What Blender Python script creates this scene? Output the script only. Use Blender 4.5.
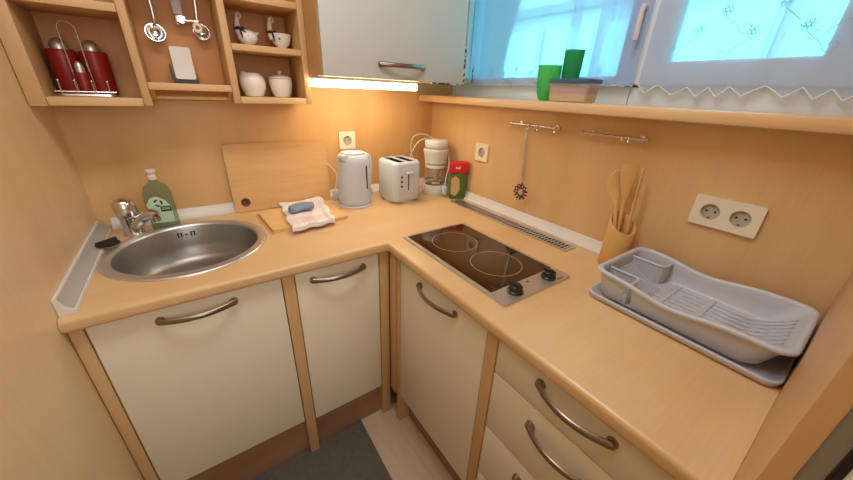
import bpy, bmesh, math, random
from mathutils import Vector, Matrix, noise
from math import sin, cos, pi, radians as R
random.seed(7)
for o in list(bpy.data.objects): bpy.data.objects.remove(o)
SC = bpy.context.scene
COL = SC.collection

# ---------------------------------------------------------------- camera
cam_d = bpy.data.cameras.new('camera'); cam = bpy.data.objects.new('camera', cam_d); COL.objects.link(cam)
cam_d.sensor_fit = 'HORIZONTAL'; cam_d.sensor_width = 36.0
cam_d.lens = 325.06 / 853 * 36.0
cam_d.clip_start = 0.01
Rt = Vector((0.82072167, -0.57007908, 0.03775953))
Up = Vector((0.20831381, 0.36013272, 0.9093458))
Fw = Vector((0.53199746, 0.73845398, -0.41432407))
mw = Matrix((Rt, Up, -Fw)).transposed().to_4x4()
mw.translation = Vector((-1.1265, -1.5607, 1.3999))
cam.matrix_world = mw
SC.camera = cam

# ---------------------------------------------------------------- world, lights, exposure
SC.view_settings.view_transform = 'Standard'; SC.view_settings.look = 'None'
SC.view_settings.gamma = 1.0; SC.view_settings.use_curve_mapping = False
SC.view_settings.exposure = 0.0
W = bpy.data.worlds.new('sky'); SC.world = W; W.use_nodes = True
bgn = W.node_tree.nodes['Background']
bgn.inputs[0].default_value = (0.25, 0.78, 1.0, 1); bgn.inputs[1].default_value = 8.0
def area(name, loc, rot, sx, sy, power, col):
    d = bpy.data.lights.new(name, 'AREA'); d.shape = 'RECTANGLE'; d.size = sx; d.size_y = sy
    d.energy = power; d.color = col
    o = bpy.data.objects.new(name, d); COL.objects.link(o); o.location = loc; o.rotation_euler = rot
    return o
area('ceiling_light', (-0.95, -1.05, 2.33), (0, 0, 0), 1.1, 0.3, 10.8, (0.94, 0.975, 1.0))
area('rear_fill_light', (-1.08, -3.2, 1.70), (R(84), 0, R(-3)), 0.7, 1.2, 12, (0.93, 0.97, 1.0))  # unseen fill panel added behind the camera to brighten fronts and walls
UNDER = 11.5     # strength of the lamp under the wall cabinet

# ---------------------------------------------------------------- materials
def lin(c):
    return tuple(((v/255)/12.92 if v/255 <= 0.04045 else ((v/255+0.055)/1.055)**2.4) for v in c) + (1,)
def mat(name, c, rough=0.5, metal=0.0, var=0.0, scale=(20, 20, 20), bump=0.0, trans=0.0, coat=0.0, ior=1.45, spec=0.5):
    m = bpy.data.materials.new(name); m.use_nodes = True
    nt = m.node_tree; b = nt.nodes['Principled BSDF']; L = nt.links.new
    col = lin(c)
    b.inputs['Roughness'].default_value = rough; b.inputs['Metallic'].default_value = metal
    b.inputs['Transmission Weight'].default_value = trans; b.inputs['IOR'].default_value = ior
    b.inputs['Coat Weight'].default_value = coat; b.inputs['Specular IOR Level'].default_value = spec
    tc = nt.nodes.new('ShaderNodeTexCoord'); mp = nt.nodes.new('ShaderNodeMapping')
    mp.inputs['Scale'].default_value = scale; L(tc.outputs['Object'], mp.inputs['Vector'])
    nz = nt.nodes.new('ShaderNodeTexNoise'); nz.inputs['Scale'].default_value = 1.0; nz.inputs['Detail'].default_value = 4.0
    L(mp.outputs['Vector'], nz.inputs['Vector'])
    mx = nt.nodes.new('ShaderNodeMix'); mx.data_type = 'RGBA'
    L(nz.outputs['Fac'], mx.inputs[0])
    mx.inputs[6].default_value = tuple(x*(1-var) for x in col[:3]) + (1,)
    mx.inputs[7].default_value = tuple(min(1, x*(1+var)) for x in col[:3]) + (1,)
    L(mx.outputs[2], b.inputs['Base Color'])
    if bump:
        bp = nt.nodes.new('ShaderNodeBump'); bp.inputs['Strength'].default_value = bump; bp.inputs['Distance'].default_value = 0.002
        L(nz.outputs['Fac'], bp.inputs['Height']); L(bp.outputs['Normal'], b.inputs['Normal'])
    return m
def wood(name, c1, c2, axis='z', rough=0.4, grain=1.0, streak=60):
    """beech: soft clouds plus fine fibres running along one axis"""
    m = bpy.data.materials.new(name); m.use_nodes = True
    nt = m.node_tree; b = nt.nodes['Principled BSDF']; L = nt.links.new
    b.inputs['Roughness'].default_value = rough
    tc = nt.nodes.new('ShaderNodeTexCoord')
    def nz(sc, det):
        mp = nt.nodes.new('ShaderNodeMapping'); mp.inputs['Scale'].default_value = sc
        L(tc.outputs['Object'], mp.inputs['Vector'])
        n = nt.nodes.new('ShaderNodeTexNoise'); n.inputs['Scale'].default_value = 1; n.inputs['Detail'].default_value = det
        L(mp.outputs['Vector'], n.inputs['Vector']); return n
    i = 'xyz'.index(axis)
    s1 = [5.0]*3; s1[i] = 1.2
    s2 = [streak*3.0]*3; s2[i] = 7.0
    a = nz(s1, 3); f = nz(s2, 4)
    mm = nt.nodes.new('ShaderNodeMath'); mm.operation = 'MULTIPLY_ADD'
    L(f.outputs['Fac'], mm.inputs[0]); mm.inputs[1].default_value = 0.45*grain
    L(a.outputs['Fac'], mm.inputs[2])
    rp = nt.nodes.new('ShaderNodeMapRange'); L(mm.outputs[0], rp.inputs[0])
    rp.inputs[1].default_value = 0.4+0.1*grain; rp.inputs[2].default_value = 0.75+0.2*grain
    mx = nt.nodes.new('ShaderNodeMix'); mx.data_type = 'RGBA'; L(rp.outputs[0], mx.inputs[0])
    mx.inputs[6].default_value = lin(c1); mx.inputs[7].default_value = lin(c2)
    L(mx.outputs[2], b.inputs['Base Color'])
    return m
def emis(name, c, s):
    m = bpy.data.materials.new(name); m.use_nodes = True
    b = m.node_tree.nodes['Principled BSDF']
    b.inputs['Base Color'].default_value = lin((255, 245, 225)); b.inputs['Emission Color'].default_value = c; b.inputs['Emission Strength'].default_value = s
    return m
def sheer(name, c, clear, tint=(1, 1, 1)):
    """see-through cloth or clear plastic: part transparent, part translucent and diffuse"""
    m = bpy.data.materials.new(name); m.use_nodes = True
    nt = m.node_tree; L = nt.links.new; nt.nodes.remove(nt.nodes['Principled BSDF']); out = nt.nodes['Material Output']
    t = nt.nodes.new('ShaderNodeBsdfTransparent'); t.inputs[0].default_value = tuple(tint) + (1,)
    d = nt.nodes.new('ShaderNodeBsdfDiffuse'); d.inputs[0].default_value = lin(c)
    tr = nt.nodes.new('ShaderNodeBsdfTranslucent'); tr.inputs[0].default_value = lin(c)
    m1 = nt.nodes.new('ShaderNodeMixShader'); m1.inputs[0].default_value = 0.5; L(d.outputs[0], m1.inputs[1]); L(tr.outputs[0], m1.inputs[2])
    m2 = nt.nodes.new('ShaderNodeMixShader'); m2.inputs[0].default_value = 1-clear; L(t.outputs[0], m2.inputs[1]); L(m1.outputs[0], m2.inputs[2])
    L(m2.outputs[0], out.inputs[0]); return m
def pane_mat(name, tint, gloss=0.12, rough=0.03):
    m = bpy.data.materials.new(name); m.use_nodes = True
    nt = m.node_tree; L = nt.links.new; nt.nodes.remove(nt.nodes['Principled BSDF']); out = nt.nodes['Material Output']
    t = nt.nodes.new('ShaderNodeBsdfTransparent'); t.inputs[0].default_value = tuple(tint) + (1,)
    g = nt.nodes.new('ShaderNodeBsdfGlossy'); g.inputs['Roughness'].default_value = rough
    fr = nt.nodes.new('ShaderNodeFresnel'); fr.inputs[0].default_value = 1.45
    m2 = nt.nodes.new('ShaderNodeMixShader'); L(fr.outputs[0], m2.inputs[0])
    L(t.outputs[0], m2.inputs[1]); L(g.outputs[0], m2.inputs[2]); L(m2.outputs[0], out.inputs[0]); return m

BE1, BE2 = (214, 152, 92), (234, 181, 122)
M = dict(
    wallwood=wood('beech_panelling', (216, 176, 124), (230, 194, 144), 'z', 0.33, 0.6),
    top=wood('beech_worktop', (216, 174, 124), (229, 194, 145), 'x', 0.28, 0.6),
    wood=wood('beech_board_upright', (200, 156, 106), (214, 172, 122), 'z', 0.42, 0.7),
    leftwood=wood('beech_panelling_brightened', (228, 190, 142), (240, 206, 160), 'z', 0.33, 0.6),  # wall beech lightened: left wall's extra light and bounce put into the colour
    backwood=wood('beech_splashback', (212, 164, 106), (226, 182, 124), 'z', 0.4, 0.6),
    coffee=mat('cool_white_plastic', (222, 222, 218), 0.35, var=0.01),
    well=mat('socket_well', (192, 184, 166), 0.45, var=0.01),
    trimwhite=mat('white_trim', (226, 221, 214), 0.35, var=0.01),
    kettle=mat('white_kettle_plastic', (200, 206, 216), 0.3, var=0.01),
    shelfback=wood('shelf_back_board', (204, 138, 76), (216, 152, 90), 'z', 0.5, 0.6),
    woodx=wood('beech_board_level', (210, 165, 114), (224, 184, 132), 'x', 0.42, 0.7),
    cut=wood('maple_chopping_board', (206, 156, 100), (224, 182, 124), 'x', 0.5, 1.0, 40),
    cut2=wood('pale_chopping_board', (222, 178, 118), (236, 198, 142), 'x', 0.5, 1.0, 40),
    sill=wood('beech_sill', (222, 184, 136), (236, 202, 158), 'y', 0.35, 0.6),
    bamboo=wood('bamboo', (216, 168, 100), (230, 188, 122), 'z', 0.4, 0.6),
    spoon=wood('spoon_wood', (228, 186, 120), (240, 204, 144), 'z', 0.5, 0.6),
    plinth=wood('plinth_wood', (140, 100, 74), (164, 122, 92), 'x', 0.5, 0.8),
    cream=mat('cream_door', (233, 221, 198), 0.38, var=0.02, scale=(3, 3, 3)),
    cabwhite=mat('pale_grey_door', (205, 206, 201), 0.35, var=0.02, scale=(3, 3, 3)),
    ceil=mat('ceiling_paint', (245, 240, 230), 0.9, var=0.02),
    lino=wood('pale_wood_floor', (182, 156, 130), (208, 184, 158), 'y', 0.45, 1.3, 22),
    mat=mat('charcoal_mat', (98, 92, 82), 0.95, var=0.25, scale=(60, 60, 60), bump=0.6),
    white=mat('white_plastic', (208, 217, 226), 0.3, var=0.01),
    offwhite=mat('cream_plastic', (238, 230, 210), 0.35, var=0.01),
    ceramic=mat('white_glaze', (240, 234, 224), 0.15, var=0.01),
    frame=mat('white_window_frame', (224, 233, 243), 0.2, var=0.01),
    grey=mat('pale_grey_plastic', (206, 206, 212), 0.4, var=0.02),
    rack=mat('grey_rack_plastic', (198, 200, 208), 0.35, var=0.02),
    steel=mat('brushed_steel', (208, 204, 200), 0.34, 0.8, var=0.06, scale=(8, 120, 8)),
    bowl=mat('satin_sink_steel', (160, 154, 148), 0.36, 0.8, var=0.05, scale=(90, 6, 90)),
    nickel=mat('satin_nickel', (150, 138, 124), 0.28, 1.0, var=0.05),
    chrome=mat('chrome', (222, 220, 218), 0.2, 1.0),
    dark=mat('dark_plastic', (34, 31, 30), 0.35, var=0.05),
    black=mat('black_gap', (16, 14, 13), 0.7),
    glassblack=mat('brown_black_ceramic_glass', (44, 24, 14), 0.07, 0.0, coat=0.25, spec=0.6),
    ring=mat('printed_ring', (176, 140, 104), 0.4),
    red=mat('red_lacquer', (132, 24, 24), 0.35, var=0.06),
    redbox=mat('red_carton', (214, 40, 44), 0.45, var=0.04),
    packgreen=mat('green_foil', (92, 112, 54), 0.35, var=0.45, scale=(40, 40, 40)),
    packphoto=mat('printed_beige', (206, 170, 120), 0.4, var=0.25, scale=(60, 60, 60)),
    greenp=sheer('green_plastic', (140, 238, 160), 0.36, (0.30, 0.85, 0.45)),
    greenp2=sheer('dark_green_plastic', (90, 205, 145), 0.30, (0.22, 0.72, 0.42)),
    bluelid=mat('blue_lid', (70, 104, 140), 0.4),
    tub=sheer('clear_tub', (236, 230, 226), 0.5),
    tubfill=mat('biscuit_filling', (236, 204, 160), 0.7, var=0.15, scale=(50, 50, 50)),
    tubband=mat('pink_wrapper', (204, 160, 160), 0.6, var=0.15, scale=(50, 50, 50)),
    soap=sheer('green_soap', (150, 178, 160), 0.72, (0.84, 0.93, 0.87)),
    soapl=mat('pale_green_label', (200, 222, 194), 0.4, var=0.02),
    soapd=mat('dark_green_print', (22, 74, 46), 0.4),
    cap=mat('pinkish_cap', (232, 214, 206), 0.35),
    sponge=mat('blue_grey_sponge', (130, 142, 162), 0.95, var=0.2, scale=(160, 160, 160), bump=0.8),
    scrub=mat('dark_brown_bristle', (48, 28, 20), 0.8, var=0.3, scale=(200, 200, 200), bump=0.8),
    ribbon=mat('dark_ribbon', (44, 34, 50), 0.5),
    beak=mat('pink_glaze', (222, 160, 140), 0.3),
    purple=mat('dark_purple_coil', (58, 36, 66), 0.35, var=0.2),
    carafe=sheer('carafe_glass', (236, 224, 204), 0.70),
    wglass=pane_mat('window_glass', (0.97, 1.0, 1.0)),
    curtain=sheer('white_sheer_curtain', (208, 228, 255), 0.36),
    hem=mat('white_hem', (246, 248, 252), 0.8),
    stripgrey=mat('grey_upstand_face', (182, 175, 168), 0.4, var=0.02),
    lace=sheer('white_embroidery', (200, 210, 224), 0.15),
    darkpat=mat('dark_blue_stitching', (42, 52, 78), 0.7),
    lamp=emis('lamp_diffuser', (1.0, 0.84, 0.58, 1), UNDER),
    fridge=mat('grey_enamel', (196, 192, 186), 0.4, var=0.01),
    extwall=mat('white_render', (188, 186, 194), 0.9, var=0.05, scale=(3, 3, 3)),
    extdark=mat('grey_gutter', (110, 112, 118), 0.6),
    extglass=mat('pale_outdoor_blind', (190, 232, 226), 0.6, var=0.05, scale=(2, 2, 2)),
    leaf=mat('hedge_leaf', (120, 170, 110), 0.6, var=0.3, scale=(4, 4, 4)),
    grass=mat('lawn', (110, 150, 90), 0.9, var=0.3, scale=(9, 9, 9)),
    mottled=None,
)
def checkcloth():
    """white tea towel woven with red lines crossing near one side"""
    m = bpy.data.materials.new('tea_towel_cloth'); m.use_nodes = True
    nt = m.node_tree; L = nt.links.new; b = nt.nodes['Principled BSDF']; b.inputs['Roughness'].default_value = 0.95
    uv = nt.nodes.new('ShaderNodeUVMap'); uv.uv_map = 'UVMap'
    sp = nt.nodes.new('ShaderNodeSeparateXYZ'); L(uv.outputs[0], sp.inputs[0])
    def lines(src, freq, width):
        a = nt.nodes.new('ShaderNodeMath'); a.operation = 'MULTIPLY'; a.inputs[1].default_value = freq; L(src, a.inputs[0])
        f = nt.nodes.new('ShaderNodeMath'); f.operation = 'FRACT'; L(a.outputs[0], f.inputs[0])
        g = nt.nodes.new('ShaderNodeMath'); g.operation = 'LESS_THAN'; g.inputs[1].default_value = width; L(f.outputs[0], g.inputs[0]); return g
    def band(src, lo, hi):
        a = nt.nodes.new('ShaderNodeMath'); a.operation = 'GREATER_THAN'; a.inputs[1].default_value = lo; L(src, a.inputs[0])
        c = nt.nodes.new('ShaderNodeMath'); c.operation = 'LESS_THAN'; c.inputs[1].default_value = hi; L(src, c.inputs[0])
        d = nt.nodes.new('ShaderNodeMath'); d.operation = 'MULTIPLY'; L(a.outputs[0], d.inputs[0]); L(c.outputs[0], d.inputs[1]); return d
    def op(a, b2, o, v=None):
        n = nt.nodes.new('ShaderNodeMath'); n.operation = o; L(a.outputs[0], n.inputs[0])
        if b2: L(b2.outputs[0], n.inputs[1])
        else: n.inputs[1].default_value = v
        return n
    u, v = sp.outputs[0], sp.outputs[1]
    fine = op(op(lines(u, 7, 0.12), lines(v, 7, 0.12), 'MAXIMUM'), None, 'MULTIPLY', 0.16)
    su = op(lines(u, 28, 0.5), band(u, 0.36, 0.58), 'MULTIPLY'); sv = op(lines(v, 28, 0.5), band(v, 0.10, 0.32), 'MULTIPLY')
    sw = op(op(su, sv, 'ADD'), None, 'MULTIPLY', 0.34)
    f = op(fine, sw, 'MAXIMUM')
    mx = nt.nodes.new('ShaderNodeMix'); mx.data_type = 'RGBA'; L(f.outputs[0], mx.inputs[0])
    mx.inputs[6].default_value = lin((232, 226, 224)); mx.inputs[7].default_value = lin((196, 60, 60)); L(mx.outputs[2], b.inputs['Base Color'])
    return m
def mottle():
    m = bpy.data.materials.new('chipped_edge'); m.use_nodes = True
    nt = m.node_tree; L = nt.links.new; b = nt.nodes['Principled BSDF']
    tc = nt.nodes.new('ShaderNodeTexCoord'); n = nt.nodes.new('ShaderNodeTexNoise'); n.inputs['Scale'].default_value = 55; n.inputs['Detail'].default_value = 1
    L(tc.outputs['Object'], n.inputs['Vector'])
    r = nt.nodes.new('ShaderNodeValToRGB'); r.color_ramp.interpolation = 'CONSTANT'
    r.color_ramp.elements[0].color = lin((40, 38, 44)); r.color_ramp.elements[1].position = 0.52; r.color_ramp.elements[1].color = lin((220, 214, 206))
    L(n.outputs['Fac'], r.inputs[0]); L(r.outputs[0], b.inputs['Base Color']); return m
M['towel'] = checkcloth(); M['mottled'] = mottle()

# ---------------------------------------------------------------- mesh helpers
def B(): return bmesh.new()
def box(bm, x0, x1, y0, y1, z0, z1, bev=0.0, seg=2):
    r = bmesh.ops.create_cube(bm, size=1.0); vs = r['verts']
    for v in vs:
        v.co = Vector(((x0+x1)/2 + v.co.x*(x1-x0), (y0+y1)/2 + v.co.y*(y1-y0), (z0+z1)/2 + v.co.z*(z1-z0)))
    if bev:
        es = list({e for v in vs for e in v.link_edges})
        bmesh.ops.bevel(bm, geom=es, offset=bev, segments=seg, affect='EDGES', profile=0.5)
    return bm
def lathe(bm, prof, seg=32, at=(0, 0, 0), sx=1.0, sy=1.0):
    rings = []
    for r, z in prof:
        if r < 1e-6: rings.append([bm.verts.new((at[0], at[1], at[2]+z))])
        else: rings.append([bm.verts.new((at[0]+r*sx*cos(2*pi*i/seg), at[1]+r*sy*sin(2*pi*i/seg), at[2]+z)) for i in range(seg)])
    for a, b in zip(rings, rings[1:]):
        for i in range(seg):
            j = (i+1) % seg
            if len(a) == 1 and len(b) == 1: continue
            if len(a) == 1: bm.faces.new((a[0], b[j], b[i]))
            elif len(b) == 1: bm.faces.new((a[i], a[j], b[0]))
            else: bm.faces.new((a[i], a[j], b[j], b[i]))
    return bm
def tube(bm, pts, r, seg=10, flat=1.0, ref=None, closed=False):
    pts = [Vector(p) for p in pts]; n = len(pts)
    rad = r if isinstance(r, (list, tuple)) else [r]*n
    rings = []; u = None
    for i, p in enumerate(pts):
        if closed: t = pts[(i+1) % n]-pts[i-1]
        else: t = pts[min(i+1, n-1)]-pts[max(i-1, 0)]
        t.normalize()
        if u is None:
            u = Vector(ref) if ref else (Vector((0, 0, 1)) if abs(t.z) < 0.9 else Vector((1, 0, 0)))
        u = (u-t*u.dot(t)).normalized(); w = t.cross(u)
        rings.append([bm.verts.new(p+(u*cos(2*pi*k/seg)+w*flat*sin(2*pi*k/seg))*rad[i]) for k in range(seg)])
    for a, b in (zip(rings, rings[1:]+rings[:1]) if closed else zip(rings, rings[1:])):
        for k in range(seg):
            l = (k+1) % seg; bm.faces.new((a[k], a[l], b[l], b[k]))
    if not closed:
        bm.faces.new(list(reversed(rings[0]))); bm.faces.new(rings[-1])
    return bm
def prism(bm, outer, holes, z0, z1):
    es = []; loops = []
    for lp in [outer]+list(holes):
        vs = [bm.verts.new((p[0], p[1], z0)) for p in lp]; loops.append(vs)
        for i in range(len(vs)): es.append(bm.edges.new((vs[i], vs[(i+1) % len(vs)])))
    r = bmesh.ops.triangle_fill(bm, edges=es, use_beauty=True, use_dissolve=True)
    fs = [g for g in r['geom'] if isinstance(g, bmesh.types.BMFace)]
    e = bmesh.ops.extrude_face_region(bm, geom=fs)
    for v in [g for g in e['geom'] if isinstance(g, bmesh.types.BMVert)]: v.co.z = z1
    return bm
def rrect(x0, x1, y0, y1, r, n=6):
    p = []
    for cx, cy, a0 in ((x1-r, y1-r, 0), (x0+r, y1-r, 90), (x0+r, y0+r, 180), (x1-r, y0+r, 270)):
        for i in range(n+1):
            a = R(a0+90*i/n); p.append((cx+r*cos(a), cy+r*sin(a)))
    return p
def circ(cx, cy, r, n=32, ry=None): return [(cx+r*cos(2*pi*i/n), cy+(ry or r)*sin(2*pi*i/n)) for i in range(n)]
def ball(bm, c, r, s=(1, 1, 1), seg=20):
    g = bmesh.ops.create_uvsphere(bm, u_segments=seg, v_segments=seg//2+2, radius=r)
    for v in g['verts']: v.co = Vector((v.co.x*s[0]+c[0], v.co.y*s[1]+c[1], v.co.z*s[2]+c[2]))
    return bm
def loft(bm, loops, cap0=True, cap1=True):
    """join equal-length rings of 3D points into one skin"""
    rs = [[bm.verts.new(p) for p in lp] for lp in loops]; n = len(rs[0])
    for a, b in zip(rs, rs[1:]):
        for i in range(n):
            j = (i+1) % n; bm.faces.new((a[i], a[j], b[j], b[i]))
    if cap0: bm.faces.new(list(reversed(rs[0])))
    if cap1: bm.faces.new(rs[-1])
    return bm
def xf(bm, m): bmesh.ops.transform(bm, matrix=m, verts=bm.verts); return bm
def swapYZ(bm):  # xy drawing -> upright in xz, thickness along -y
    return xf(bm, Matrix(((1, 0, 0, 0), (0, 0, -1, 0), (0, 1, 0, 0), (0, 0, 0, 1))))

def obj(name, bm, m, parent=None, world=True, smooth=True, sharp=35):
    """one mesh object; coordinates are world ones unless world=False (then the parent's)"""
    bmesh.ops.remove_doubles(bm, verts=bm.verts, dist=1e-6)
    bmesh.ops.recalc_face_normals(bm, faces=bm.faces)
    if parent is not None and world:
        off = Vector(parent['_at']) if '_at' in parent else Vector((0, 0, 0))
        bmesh.ops.translate(bm, verts=bm.verts, vec=-off)
    me = bpy.data.meshes.new(name); bm.to_mesh(me); bm.free()
    me.materials.append(m)
    if smooth:
        me.polygons.foreach_set('use_smooth', [True]*len(me.polygons))
        me.set_sharp_from_angle(angle=R(sharp))
    o = bpy.data.objects.new(name, me); COL.objects.link(o)
    if parent is not None:
        o.parent = parent
        if '_at' in parent: o['_at'] = parent['_at']
    return o
def thing(name, label, cat, loc=(0, 0, 0), rz=0.0, group=None):
    o = bpy.data.objects.new(name, None); COL.objects.link(o); o.empty_display_size = 0.05
    o.location = loc; o.rotation_euler = (0, 0, rz); o['label'] = label; o['category'] = cat; o['_at'] = tuple(loc)
    if group: o['group'] = group
    return o
def tag(o, label, cat, group=None):
    o['label'] = label; o['category'] = cat
    if group: o['group'] = group
    return o
def struct(name, bm, m, smooth=False):
    o = obj(name, bm, m, smooth=smooth); o['kind'] = 'structure'; return o
def copy_tree(o, parent=None):
    c = o.copy(); COL.objects.link(c); c.parent = parent
    for ch in list(o.children): copy_tree(ch, c)
    return c

# ================================================================ setting
XL, CT, D = -1.459, 0.90, 0.62
struct('floor', box(B(), -1.60, 0.02, -3.40, 0.0, -0.05, 0.0), M['lino'])
struct('ceiling', box(B(), -1.60, 0.25, -3.40, 0.10, 2.36, 2.42), M['ceil'])
struct('wall_back', box(B(), -1.56, 0.25, 0.0, 0.10, 0.0, 2.36), M['backwood'])
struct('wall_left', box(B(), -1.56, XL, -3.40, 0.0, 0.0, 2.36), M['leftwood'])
struct('wall_front', box(B(), -1.56, 0.25, -3.40, -3.30, 0.0, 2.36), M['ceil'])
b = B()
box(b, 0.0, 0.25, -1.62, 0.0, 0.0, 1.354); box(b, 0.0, 0.25, -3.30, -1.62, 0.0, 2.36); box(b, 0.0, 0.25, -1.62, 0.0, 2.06, 2.36)
struct('wall_right', b, M['wallwood'])
b = B(); box(b, -0.095, 0.1275, -1.591, -0.002, 1.3545, 1.386, 0.007)
struct('windowsill', b, M['sill'], True)
# upstands round the worktop: L profile with a hollow sloping face
PR = [(0.0, 0.0), (0.029, 0.0), (0.029, 0.006), (0.024, 0.008), (0.012, 0.018), (0.007, 0.033), (0.004, 0.038), (0.0, 0.038)]
def strip(name, a, bb, inward, m, cut=None):
    bm = B(); a = Vector(a); bb = Vector(bb); n = Vector(inward)
    loft(bm, [[tuple(p + n*u + Vector((0, 0, v))) for u, v in PR] for p in (a, bb)])
    o = struct(name, bm, m, True); return o
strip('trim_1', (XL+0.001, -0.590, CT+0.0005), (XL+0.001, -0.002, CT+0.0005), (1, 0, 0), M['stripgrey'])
for k in (0,):   # white end cap and white lips on the left strip
    bm = B()
    CAP = [(-0.0, 0.0), (0.032, 0.0), (0.032, 0.009), (0.026, 0.011), (0.015, 0.020), (0.010, 0.035), (0.006, 0.042), (0.0, 0.042)]
    y0, y1 = -0.5945, -0.5905
    loft(bm, [[(XL+0.001+u, y, CT+0.0005+v) for u, v in CAP] for y in (y0, y1)])
    box(bm, XL+0.0005, XL+0.0065, -0.590, -0.034, CT+0.0375, CT+0.0425); box(bm, XL+0.0285, XL+0.0325, -0.590, -0.034, CT+0.0005, CT+0.0095)
    struct('trim_2', bm, M['trimwhite'], True)
strip('trim_3', (XL+0.034, -0.001, CT+0.0005), (-0.034, -0.001, CT+0.0005), (0, -1, 0), M['trimwhite'])
strip('trim_4', (-0.001, -1.5905, CT+0.0005), (-0.001, -0.002, CT+0.0005), (-1, 0, 0), M['trimwhite'])

# ---- window: two casements, white frames
def win(name, y0, y1, gy0, gy1, gz, hinge=False):
    b = B(); zt = 2.06
    box(b, 0.128, 0.20, y0, y1, 1.355, 1.450, 0.003)                      # sill rail
    box(b, 0.128, 0.20, y0, y1, zt-0.06, zt, 0.004)
    box(b, 0.128, 0.20, y0, y0+0.03, 1.440, zt-0.06); box(b, 0.128, 0.20, y1-0.03, y1, 1.440, zt-0.06)
    w = struct(name, b, M['frame'], True)
    b = B()
    box(b, 0.112, 0.17, y0+0.012, gy0, 1.446, zt-0.03, 0.006); box(b, 0.112, 0.17, gy1, y1-0.012, 1.446, zt-0.03, 0.006)
    box(b, 0.112, 0.17, gy0-0.004, gy1+0.004, 1.446, gz, 0.006); box(b, 0.112, 0.17, gy0-0.004, gy1+0.004, zt-0.10, zt-0.03, 0.006)
    s = obj('sash', b, M['frame'], w)
    obj('pane', box(B(), 0.138, 0.142, gy0-0.003, gy1+0.003, gz-0.003, zt-0.097), M['wglass'], w, smooth=False)
    return w
w1 = win('window_1', -0.958, -0.004, -0.905, -0.115, 1.474)
w2 = win('window_2', -1.618, -0.960, -1.375, -1.050, 1.512)
obj('cover_strip', box(B(), 0.109, 0.1275, -0.976, -0.942, 1.452, 2.05, 0.003), M['frame'], w1)
b = B(); box(b, 0.100, 0.1085, -0.964, -0.948, 1.62, 1.69, 0.004); tube(b, [(0.104, -0.956, 1.66), (0.080, -0.956, 1.66), (0.074, -0.957, 1.65), (0.072, -0.960, 1.57)], 0.008, 10)
obj('window_handle', b, M['grey'], w1)

# ---- outdoors
struct('ground_outside', box(B(), 0.30, 9.0, -8.0, 6.0, 0.0, 0.05), M['grass'])
nb = thing('neighbouring_house', 'pale rendered house with a dark gutter seen through the left window', 'house', (4.2, 0.6, 0.05))
obj('wall', box(B(), 4.2, 7.0, -1.6, 5.0, 0.05, 3.6), M['extwall'], nb, smooth=False)
obj('gutter', box(B(), 4.02, 4.19, -1.7, 5.0, 2.62, 2.74), M['extdark'], nb, smooth=False)
for k in range(6):
    y = -1.35 + 1.0*k
    f = obj('window', box(B(), 4.15, 4.198, y, y+0.92, 1.0, 2.45), M['extwall'], nb, smooth=False)
    obj('blind', box(B(), 4.13, 4.149, y+0.05, y+0.87, 1.05, 2.40), M['extglass'], f, smooth=False)
b = B(); rnd = random.Random(3)
for k in range(5200):
    c = Vector((3.0+rnd.uniform(-0.25, 0.25), rnd.uniform(-7.5, -1.9), rnd.uniform(0.06, 3.4)))
    s = rnd.uniform(0.05, 0.11); q = Matrix.Rotation(rnd.uniform(0, 6.28), 3, Vector((rnd.random()-.5, rnd.random()-.5, rnd.random()-.5)).normalized())
    vs = [b.verts.new(c+q @ Vector(p)*s) for p in ((-1, 0, 0), (0, -0.5, 0.1), (1, 0, 0), (0, 0.5, 0.1))]; b.faces.new(vs)
box(b, 3.22, 3.34, -7.6, -1.8, 0.055, 3.35)
h = tag(obj('hedge', b, M['leaf'], smooth=False), 'pale green hedge outside the right-hand window', 'hedge')

# ================================================================ worktop and units
SKX, SKY, SKR = -1.199, -0.306, 0.2325
b = B()
outl = [(XL+0.001, -0.001), (XL+0.001, -D), (-D, -D), (-D, -1.5915), (-0.0005, -1.5915), (-0.0005, -0.001)]
prism(b, outl, [circ(SKX, SKY, SKR-0.026, 48)], CT-0.038, CT)
es = [e for e in b.edges if abs(e.verts[0].co.z-e.verts[1].co.z) < 1e-6 and all(
      (abs(v.co.y+D) < 1e-5 and v.co.x < -D+1e-5) or (abs(v.co.x+D) < 1e-5 and v.co.y < -D+1e-5) for v in e.verts)
      and (abs(e.verts[0].co.x-e.verts[1].co.x) < 1e-5 or abs(e.verts[0].co.y-e.verts[1].co.y) < 1e-5)]
bmesh.ops.bevel(b, geom=es, offset=0.011, segments=4, affect='EDGES', profile=0.5)
tag(obj('worktop', b, M['top']), 'L-shaped beech worktop running round the corner of the kitchen', 'worktop')

def arc_handle(parent, c, along, out, L, bow=0.024, stand=0.006):
    """bowed satin bar on two flared feet; c is on the door's face"""
    c = Vector(c); a = Vector(along).normalized(); n = Vector(out).normalized(); up = Vector((0, 0, 1))
    b = B(); N = 18; pts = []; rr = []
    for i in range(N+1):
        t = -1+2*i/N
        pts.append(c+a*(L/2*t)+n*(stand+0.004+bow*(1-t*t))); rr.append(0.0078+0.0020*abs(t)**3)
    tube(b, pts, rr, 12, 0.62, ref=up)
    for s in (-1, 1):
        p = c+a*(L/2*s)
        tube(b, [p+n*0.0005, p+n*0.004, p+n*(stand+0.006), p+n*(stand+0.010)], [0.0115, 0.0112, 0.0092, 0.004], 16)
    return obj('handle', b, M['nickel'], parent)

YF = -0.598   # door faces of the left run
def door(parent, x0, x1, y0, y1, z0, z1, m, name='door'): return obj(name, box(B(), x0, x1, y0, y1, z0, z1, 0.0022, 2), m, parent)
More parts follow.
